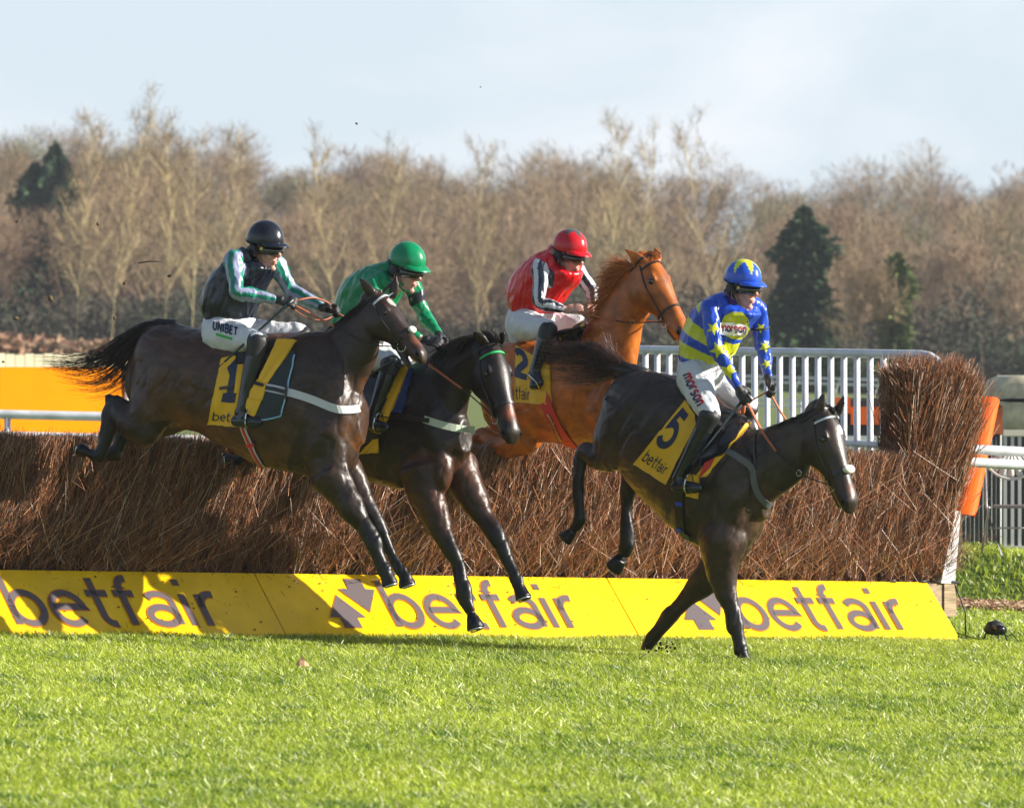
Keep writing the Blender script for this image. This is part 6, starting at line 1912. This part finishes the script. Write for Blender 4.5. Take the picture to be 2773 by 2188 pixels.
# ------------------------------------------------------------------ jockey A
NAVY = np.array((.006, .009, .018)); LILAC = np.array((.27, .29, .43)); GRN = np.array((.003, .19, .125))
def colA(s):
    n = len(s.co); C = np.tile(NAVY, (n, 1)).astype(float)
    for nm, off in (('sleeve_near', 12), ('sleeve_far', 40)):
        k = sel(s, nm) & (s.t_v > .10)
        st = np.floor((s.ang + 360 + off) / 40).astype(int) % 2
        C[k & (st == 0)] = LILAC; C[k & (st == 1)] = GRN
    return C
frA = HORSES['A'][1]
sA = dict(horse='A', pel=(590, 905, 0), neck=(690, 692, 0), head=(718, 673, 0), hrot=(52, 6, 0), hs=1.13, badge=True,
          torso=[(555, 868, 688, 862, .16), (546, 830, 702, 822, .17), (553, 782, 722, 775, .175), (580, 735, 742, 748, .185), (615, 700, 752, 730, .172), (648, 680, 738, 724, .115), (672, 674, 712, 710, .07)],
          seat=[(556, 925, 640, 955, .13), (549, 880, 672, 905, .16), (556, 852, 690, 868, .15)],
          arm_near=[(632, 702, .19), (643, 792, .27), (753, 812, .15), (800, 820, .13)], arm_far=[(744, 712, -.19), (790, 790, -.24), (880, 834, -.15), (925, 842, -.12)],
          leg_near=[(592, 905, .12), (698, 925, .27), (656, 1108, .30), (636, 1140, .30), (705, 1144, .31)], leg_far=[(610, 905, -.12), (815, 905, -.22), (760, 1080, -.30), (740, 1115, -.30), (800, 1118, -.31)],
          colour=colA, capcol=plain((.008, .010, .018)))
rA, BA, JA, RA, gA, HA = jockey(('jockey in dark navy silks with green and lilac striped sleeves',), frA, sA)
Sx = surf_S(RA.bvh, frA, 577, 892, (66 / 4.2, 17 / 4.2), (2 / 1.0, -21))
q, Wd = text_quads('UNIBET', .26, .12)
mb = MB()
for quad in q: mb.add([Sx(p[0] * 4.2 / Wd, p[1]) for p in quad], [(0, 1, 2, 3)])
mb.build('leg_lettering', mt_navy, rA, smooth=False)
mb = MB()
for i in range(6):
    cx, cy = 589 + i * 7.4, 906 + i * 2.2
    decal_poly(mb, lambda u, v, l: Sx(0, 0) if False else hit(RA.bvh, u, v, frA, .2, .004)[0], [(cx + 4.2 * math.cos(a), cy + 4.2 * math.sin(a)) for a in np.linspace(0, 5.5, 8)])
mb.build('green_dots', mat('green_dot', (.01, .38, .04), rough=.5), rA, smooth=False)
# glove marking
bA = HORSES['A'][0]; sg = near_sign(bA)
bitN, bitF = bA.bit[sg], bA.bit[-sg]
rein('A', [gA['near'] + Vector((-.03, 0, -.02)), gA['near'], frA.pt(860, 860, .13), frA.pt(905, 885, .13)], .011, mt_rein)
rein('A', [frA.pt(905, 885, .13), frA.pt(960, 915, .13), frA.pt(1000, 934, .11), bitN], .008, mt_leather)
rein('A', [gA['near'], frA.pt(812, 812, .10), frA.pt(850, 807, .0), frA.pt(890, 822, -.10), gA['far'] + Vector((0, 0, .01))], .010, mt_rein)
rein('A', [gA['near'] + Vector((0, 0, -.02)), frA.pt(835, 862, .08), frA.pt(880, 866, -.02), gA['far'] + Vector((0, 0, -.02))], .007, mt_rein)
rein('A', [gA['far'], frA.pt(940, 862, -.14), frA.pt(1000, 905, -.16), bitF], .010, mt_rein)
def whip(label, a, b_, c_):
    mb = MB(); mb.tube([a, a.lerp(b_, .18), a.lerp(b_, .2), a.lerp(b_, .8), b_], [.011, .011, .009, .008, .007], 8)
    o = mb.build('handle', mat('whip_cord', (.02, .035, .035), rough=.4), None)
    root = empty('riding_whip', label, 'whip', loc=a); me = o.data
    for v in me.vertices: v.co -= a
    o.parent = root
    mb = MB(); d = (b_ - a).normalized(); mb.tube([b_, b_ + d * .04, b_ + d * .11], [.006, .014, .012], 6, flat=.3); mb.build('flap', mt_leather, root)
whip('long dark whip crossing the white breeches of the jockey in navy', gA['near'] + Vector((.02, -.03, .03)), frA.pt(608, 980, .36), None)

# ------------------------------------------------------------------ jockey B
EM = np.array((.0, .20, .075))
def colB(s):
    n = len(s.co); C = np.tile(EM, (n, 1)).astype(float)
    for nm in ('sleeve_far', 'sleeve_near'):
        k = sel(s, nm) & (s.t_v > .27) & (s.t_v < .37); C[k] = (.01, .012, .016)
    return C
frB = HORSES['B'][1]
sB = dict(horse='B', pel=(965, 945, 0), neck=(1066, 745, 0), head=(1100, 730, 0), hrot=(50, 14, 0), hs=1.15,
          torso=[(905, 905, 1040, 900, .16), (900, 860, 1060, 850, .175), (912, 805, 1085, 800, .18), (938, 755, 1110, 782, .19), (985, 720, 1118, 774, .175), (1028, 708, 1095, 768, .12), (1046, 708, 1082, 752, .07)],
          seat=[(905, 985, 1010, 1010, .13), (895, 945, 1030, 960, .16), (905, 905, 1040, 912, .15)],
          arm_near=[(1010, 775, .19), (1040, 880, .25), (1150, 920, .12), (1190, 930, .1)], arm_far=[(1112, 770, -.19), (1152, 860, -.24), (1192, 912, -.12), (1222, 945, -.08)],
          leg_near=[(965, 945, .12), (1060, 985, .24), (1012, 1115, .32), (995, 1150, .32), (1050, 1158, .33)], leg_far=[(985, 945, -.12), (1100, 985, -.24), (1050, 1110, -.32), (1030, 1140, -.32), (1080, 1150, -.33)],
          colour=colB, capcol=plain((.0, .20, .075)), armk=1.0)
rB, BB, JB, RB, gB, HB_ = jockey(('jockey in plain emerald green silks and green cap leaning over the near black horse',), frB, sB)
bB = HORSES['B'][0]; sg = near_sign(bB)
rein('B', [gB['far'], frB.pt(1190, 965, .0), frB.pt(1165, 987, .12), frB.pt(1190, 1008, .17), frB.pt(1250, 1052, .16)], .011, mt_rein)
rein('B', [frB.pt(1250, 1052, .16), frB.pt(1290, 1085, .13), bB.bit[sg]], .007, mt_leather)
rein('B', [gB['near'], frB.pt(1220, 945, .0), bB.bit[-sg]], .008, mt_rein)
whip('dark whip held by the green jockey below the head of the left horse', frB.pt(1074, 972, .3), frB.pt(1000, 1016, .34), None)

# ------------------------------------------------------------------ jockey C
RED = np.array((.58, .004, .008)); WH = np.array((.54, .56, .60)); BK = np.array((.012, .016, .03))
def colC(s):
    n = len(s.co); C = np.tile(RED, (n, 1)).astype(float)
    for nm, off in (('sleeve_near', 30), ('sleeve_far', 15)):
        k = sel(s, nm) & (s.t_v > .14)
        st = np.floor((s.ang + 360 + off) / 45).astype(int) % 2
        C[k & (st == 0)] = WH; C[k & (st == 1)] = BK
    return C
frC = HORSES['C'][1]
sC = dict(horse='C', pel=(1420, 885, 0), neck=(1508, 692, 0), head=(1541, 691, 0), hrot=(48, 12, 0), hs=1.14, gloves=False,
          torso=[(1382, 838, 1500, 850, .155), (1374, 810, 1522, 828, .165), (1376, 775, 1548, 790, .175), (1396, 735, 1572, 762, .185), (1425, 702, 1576, 742, .172), (1462, 678, 1552, 732, .118), (1490, 670, 1530, 714, .07)],
          seat=[(1385, 925, 1440, 935, .12), (1370, 885, 1470, 905, .15), (1378, 835, 1500, 858, .15)],
          arm_near=[(1462, 722, .19), (1462, 820, .26), (1530, 838, .13), (1580, 834, .08)], arm_far=[(1562, 735, -.19), (1606, 790, -.22), (1608, 832, -.12), (1612, 850, -.04)],
          leg_near=[(1420, 880, .12), (1485, 893, .27), (1448, 1005, .31), (1462, 1032, .31), (1440, 1048, .36)], leg_far=[(1440, 880, -.12), (1570, 880, -.22), (1530, 1000, -.30), (1520, 1030, -.30), (1570, 1030, -.31)],
          colour=colC, capcol=starcap((.50, .006, .012), (.07, .07, .075), 5, 52, 24, 10), armk=.95)
rC, BC, JC, RC, gC, HC = jockey(('bare handed jockey in bright red silks with black and white sleeves',), frC, sC)
bC = HORSES['C'][0]; sg = near_sign(bC)
rein('C', [gC['near'], frC.pt(1610, 856, .12), frC.pt(1669, 869, .13)], .011, mt_rein)
rein('C', [frC.pt(1669, 869, .13), frC.pt(1712, 874, .12), bC.bit[sg]], .0075, mt_leather)
rein('C', [gC['far'], frC.pt(1680, 865, -.12), bC.bit[-sg]], .0075, mt_rein)
ring3(frC.pt(1712, 874, .12), frC.s, .02, .003, mat('brass'), HORSES['C'][2], 'martingale_ring')
mb = MB(); mb.tube([bC.bit[sg], bC.bit[sg] + Vector((.02, 0, -.06)), bC.bit[sg] + Vector((-.02, 0, -.09))], .004, 6); mb.build('bit_shank', mt_steel, HORSES['C'][2])

# ------------------------------------------------------------------ jockey D
BL = np.array((.012, .06, .46)); YE = np.array((.54, .56, .025))
def colD(s):
    n = len(s.co); C = np.tile(BL, (n, 1)).astype(float)
    k = sel(s, 'torso')
    t_ = s.t_v
    bands = ((t_ > .12) & (t_ < .24)) | ((t_ > .33) & (t_ < .43)) | ((t_ > .50) & (t_ < .57))
    C[k & bands] = YE
    return C
frD = HORSES['D'][1]
sD = dict(horse='D', pel=(1892, 1010, 0), neck=(1987, 800, 0), head=(2012, 778, 0), hrot=(44, 7, 0), hs=1.16, badge=True,
          torso=[(1842, 985, 1965, 990, .15), (1838, 950, 1985, 965, .16), (1845, 905, 2012, 920, .17), (1862, 860, 2040, 880, .185), (1890, 820, 2062, 856, .185), (1925, 798, 2046, 842, .13), (1958, 788, 2010, 828, .07)],
          seat=[(1850, 1050, 1930, 1070, .13), (1834, 1010, 1955, 1030, .155), (1838, 975, 1968, 990, .15)],
          arm_near=[(1922, 838, .19), (1938, 942, .26), (1999, 1050, .12), (2032, 1105, .08)], arm_far=[(2052, 838, -.19), (2064, 930, -.24), (2082, 1030, -.13), (2098, 1078, -.09)],
          leg_near=[(1880, 1020, .13), (1922, 1128, .30), (1838, 1290, .33), (1826, 1316, .33), (1898, 1322, .34)], leg_far=[(1915, 1020, -.13), (2025, 1105, -.26), (1950, 1270, -.33), (1935, 1300, -.33), (2005, 1305, -.34)],
          colour=colD, capcol=starcap((.02, .085, .56), (.60, .66, .03), 6, 76, 26, 25), peakcol=(.02, .085, .56), armk=1.0, thighk=1.08, cuff=True)
rD, BD, JD, RD, gD, HD = jockey(('jockey in blue silks with yellow hoops and yellow stars',), frD, sD)
mt_ystar = mat('yellow_star', tuple(YE), rough=.3, bump=.4, bscale=14, bdist=.01)
def pxS(bvh, fr): return lambda u, v, l: hit(bvh, u, v, fr, .15, l)[0]
SJ = pxS(JD.bvh, frD)
for (cx, cy, r, rot) in ((1932, 890, 20, 80), (1945, 948, 24, 100), (1972, 1005, 26, 70), (2060, 888, 15, 95), (2072, 940, 18, 80), (2076, 986, 14, 100)):
    mb = MB(); decal_poly(mb, SJ, star_pts(cx, cy, r, rot), .005); mb.build('star', mt_ystar, rD, smooth=False)
mb = MB(); decal_poly(mb, SJ, [(1952, 874), (1962, 855), (1985, 845), (2010, 846), (2026, 862), (2030, 890), (2018, 912), (1985, 918), (1958, 905)], .004); mb.build('chest_patch', mt_ystar, rD, smooth=False)
mb = MB(); decal_poly(mb, SJ, [(1948, 874), (1985, 872), (2022, 880), (2020, 910), (1985, 908), (1946, 905)], .008); mb.build('white_panel', mat('white_cloth', (.75, .75, .78), rough=.4), rD, smooth=False)
mb = MB(); decal_poly(mb, SJ, [(1962, 925), (1985, 932), (2002, 928), (1990, 950), (1998, 968), (1978, 975), (1958, 955)], .004); mb.build('chest_star', mt_ystar, rD, smooth=False)
def curved_text(name, s_, bvh, fr, o, ex, ey, w, mats, root, lift):
    q, Wd = text_quads(s_, w, .12)
    S_ = pxS(bvh, fr)
    for part, m_ in (('upper', mats[0]), ('lower', mats[1])):
        mb = MB()
        for quad in q:
            my = sum(p[1] for p in quad) / 4
            if (my > .34) != (part == 'upper'): continue
            mb.add([S_(o[0] + ex[0] * p[0] / Wd + ey[0] * p[1], o[1] + ex[1] * p[0] / Wd + ey[1] * p[1], lift) for p in quad], [(0, 1, 2, 3)])
        mb.build(name, m_, root, smooth=False)
mt_redp = mat('red_print', (.45, .012, .03), rough=.5)
curved_text('chest_lettering', 'morson', JD.bvh, frD, (1953, 895), (66, 4), (0, -21), .22, (mt_redp, mt_navy), rD, .012)
curved_text('leg_lettering', 'morson', RD.bvh, frD, (1850, 1018), (39, 84), (26, -12), .22, (mt_redp, mt_navy), rD, .005)
curved_text('collar_lettering', 'morson', JD.bvh, frD, (1962, 795), (14, 34), (11, -5), .2, (mt_redp, mt_navy), rD, .008)
mb = MB(); el = frD.pt(2052, 838, -.19).lerp(frD.pt(2064, 930, -.24), .55); dd = (frD.pt(2064, 930, -.24) - frD.pt(2052, 838, -.19)).normalized()
u = dd.orthogonal().normalized(); w_ = dd.cross(u)
mb.tube([el + (u * math.cos(a) + w_ * math.sin(a)) * .064 for a in np.linspace(0, 2 * math.pi, 25)], .007, 6); mb.build('armband', mt_glove, rD)
bD = HORSES['D'][0]; sg = near_sign(bD)
rein('D', [gD['near'] + Vector((-.02, 0, -.04)), gD['near'], frD.pt(2062, 1165, .12), frD.pt(2102, 1222, .14)], .011, mt_rein)
rein('D', [frD.pt(2102, 1222, .14), frD.pt(2163, 1280, .13), bD.bit[sg]], .0075, mt_leather)
rein('D', [gD['far'], frD.pt(2108, 1105, -.1), frD.pt(2132, 1142, -.11)], .011, mt_rein)
rein('D', [gD['near'] + Vector((0, 0, .02)), frD.pt(2012, 1118, .08), frD.pt(2002, 1112, .0), frD.pt(2035, 1085, -.03), gD['far']], .010, mt_rein)
rein('D', [frD.pt(2132, 1142, -.11), frD.pt(2200, 1230, -.12), bD.bit[-sg]], .0075, mt_leather)
ring3(frD.pt(2163, 1281, .13), frD.s, .02, .003, mt_steel, HORSES['D'][2], 'martingale_ring')
whip('dark whip held along the shoulder of the right horse by the jockey in blue', gD['near'] + Vector((-.02, 0, -.02)), frD.pt(1900, 1225, .36), None)
# ---- birch twigs and turf thrown up at the left
g = random.Random(9)
mb_m = mat('turf_clod', (.10, .065, .03), rough=.9)
for i, (x, y, s_) in enumerate(((47, 600, .012), (136, 808, .016), (42, 862, .016), (265, 607, .010), (337, 768, .012), (458, 748, .012), (310, 862, .010), (965, 335, .008), (1301, 237, .005), (8, 980, .008))):
    p = P(x, y, 36.5 + g.uniform(-.5, .5)); mb = MB()
    mb.ell(p, Vector((s_, g.uniform(-.5, .5) * s_, s_ * .5)), Vector((0, s_, 0)), Vector((-s_ * .5, 0, s_ * g.uniform(.5, 1.2))), 7, 5)
    mb.ell(p + Vector((s_ * .8, 0, s_ * g.uniform(-1, 1))), Vector((s_ * .6, 0, 0)), Vector((0, s_ * .5, 0)), Vector((0, 0, s_ * .6)), 6, 4)
    o = mb.build('turf_clod', mb_m, None, origin=p); tag(o, 'small crumb of turf thrown up into the air on the left', 'clod', 'turf crumbs flying in the air')
a, m_, b_ = P(374, 713, 36.6), P(405, 708, 36.6), P(442, 709, 36.6)
mb = MB(); mb.tube([a, m_, b_], [.004, .0055, .004], 6); o = mb.build('flying_twig', mat('dark_twig', (.03, .022, .018), rough=.7), None, origin=a)
tag(o, 'dark twig flying in the air to the left of the dark capped jockey', 'twig')
mb = MB(); p = P(1795, 1758, 37.7)
for i in range(26):
    q = p + Vector((g.gauss(0, .05), g.gauss(0, .04), g.gauss(0, .035))); r_ = g.uniform(.004, .011)
    mb.ell(q, (r_, 0, 0), (0, r_, 0), (0, 0, r_), 6, 4)
o = mb.build('soil_spray', mat('soil', (.06, .03, .015), rough=1), None, origin=p); tag(o, 'spray of dark soil kicked up beside the landed hoof', 'soil', kind='stuff')
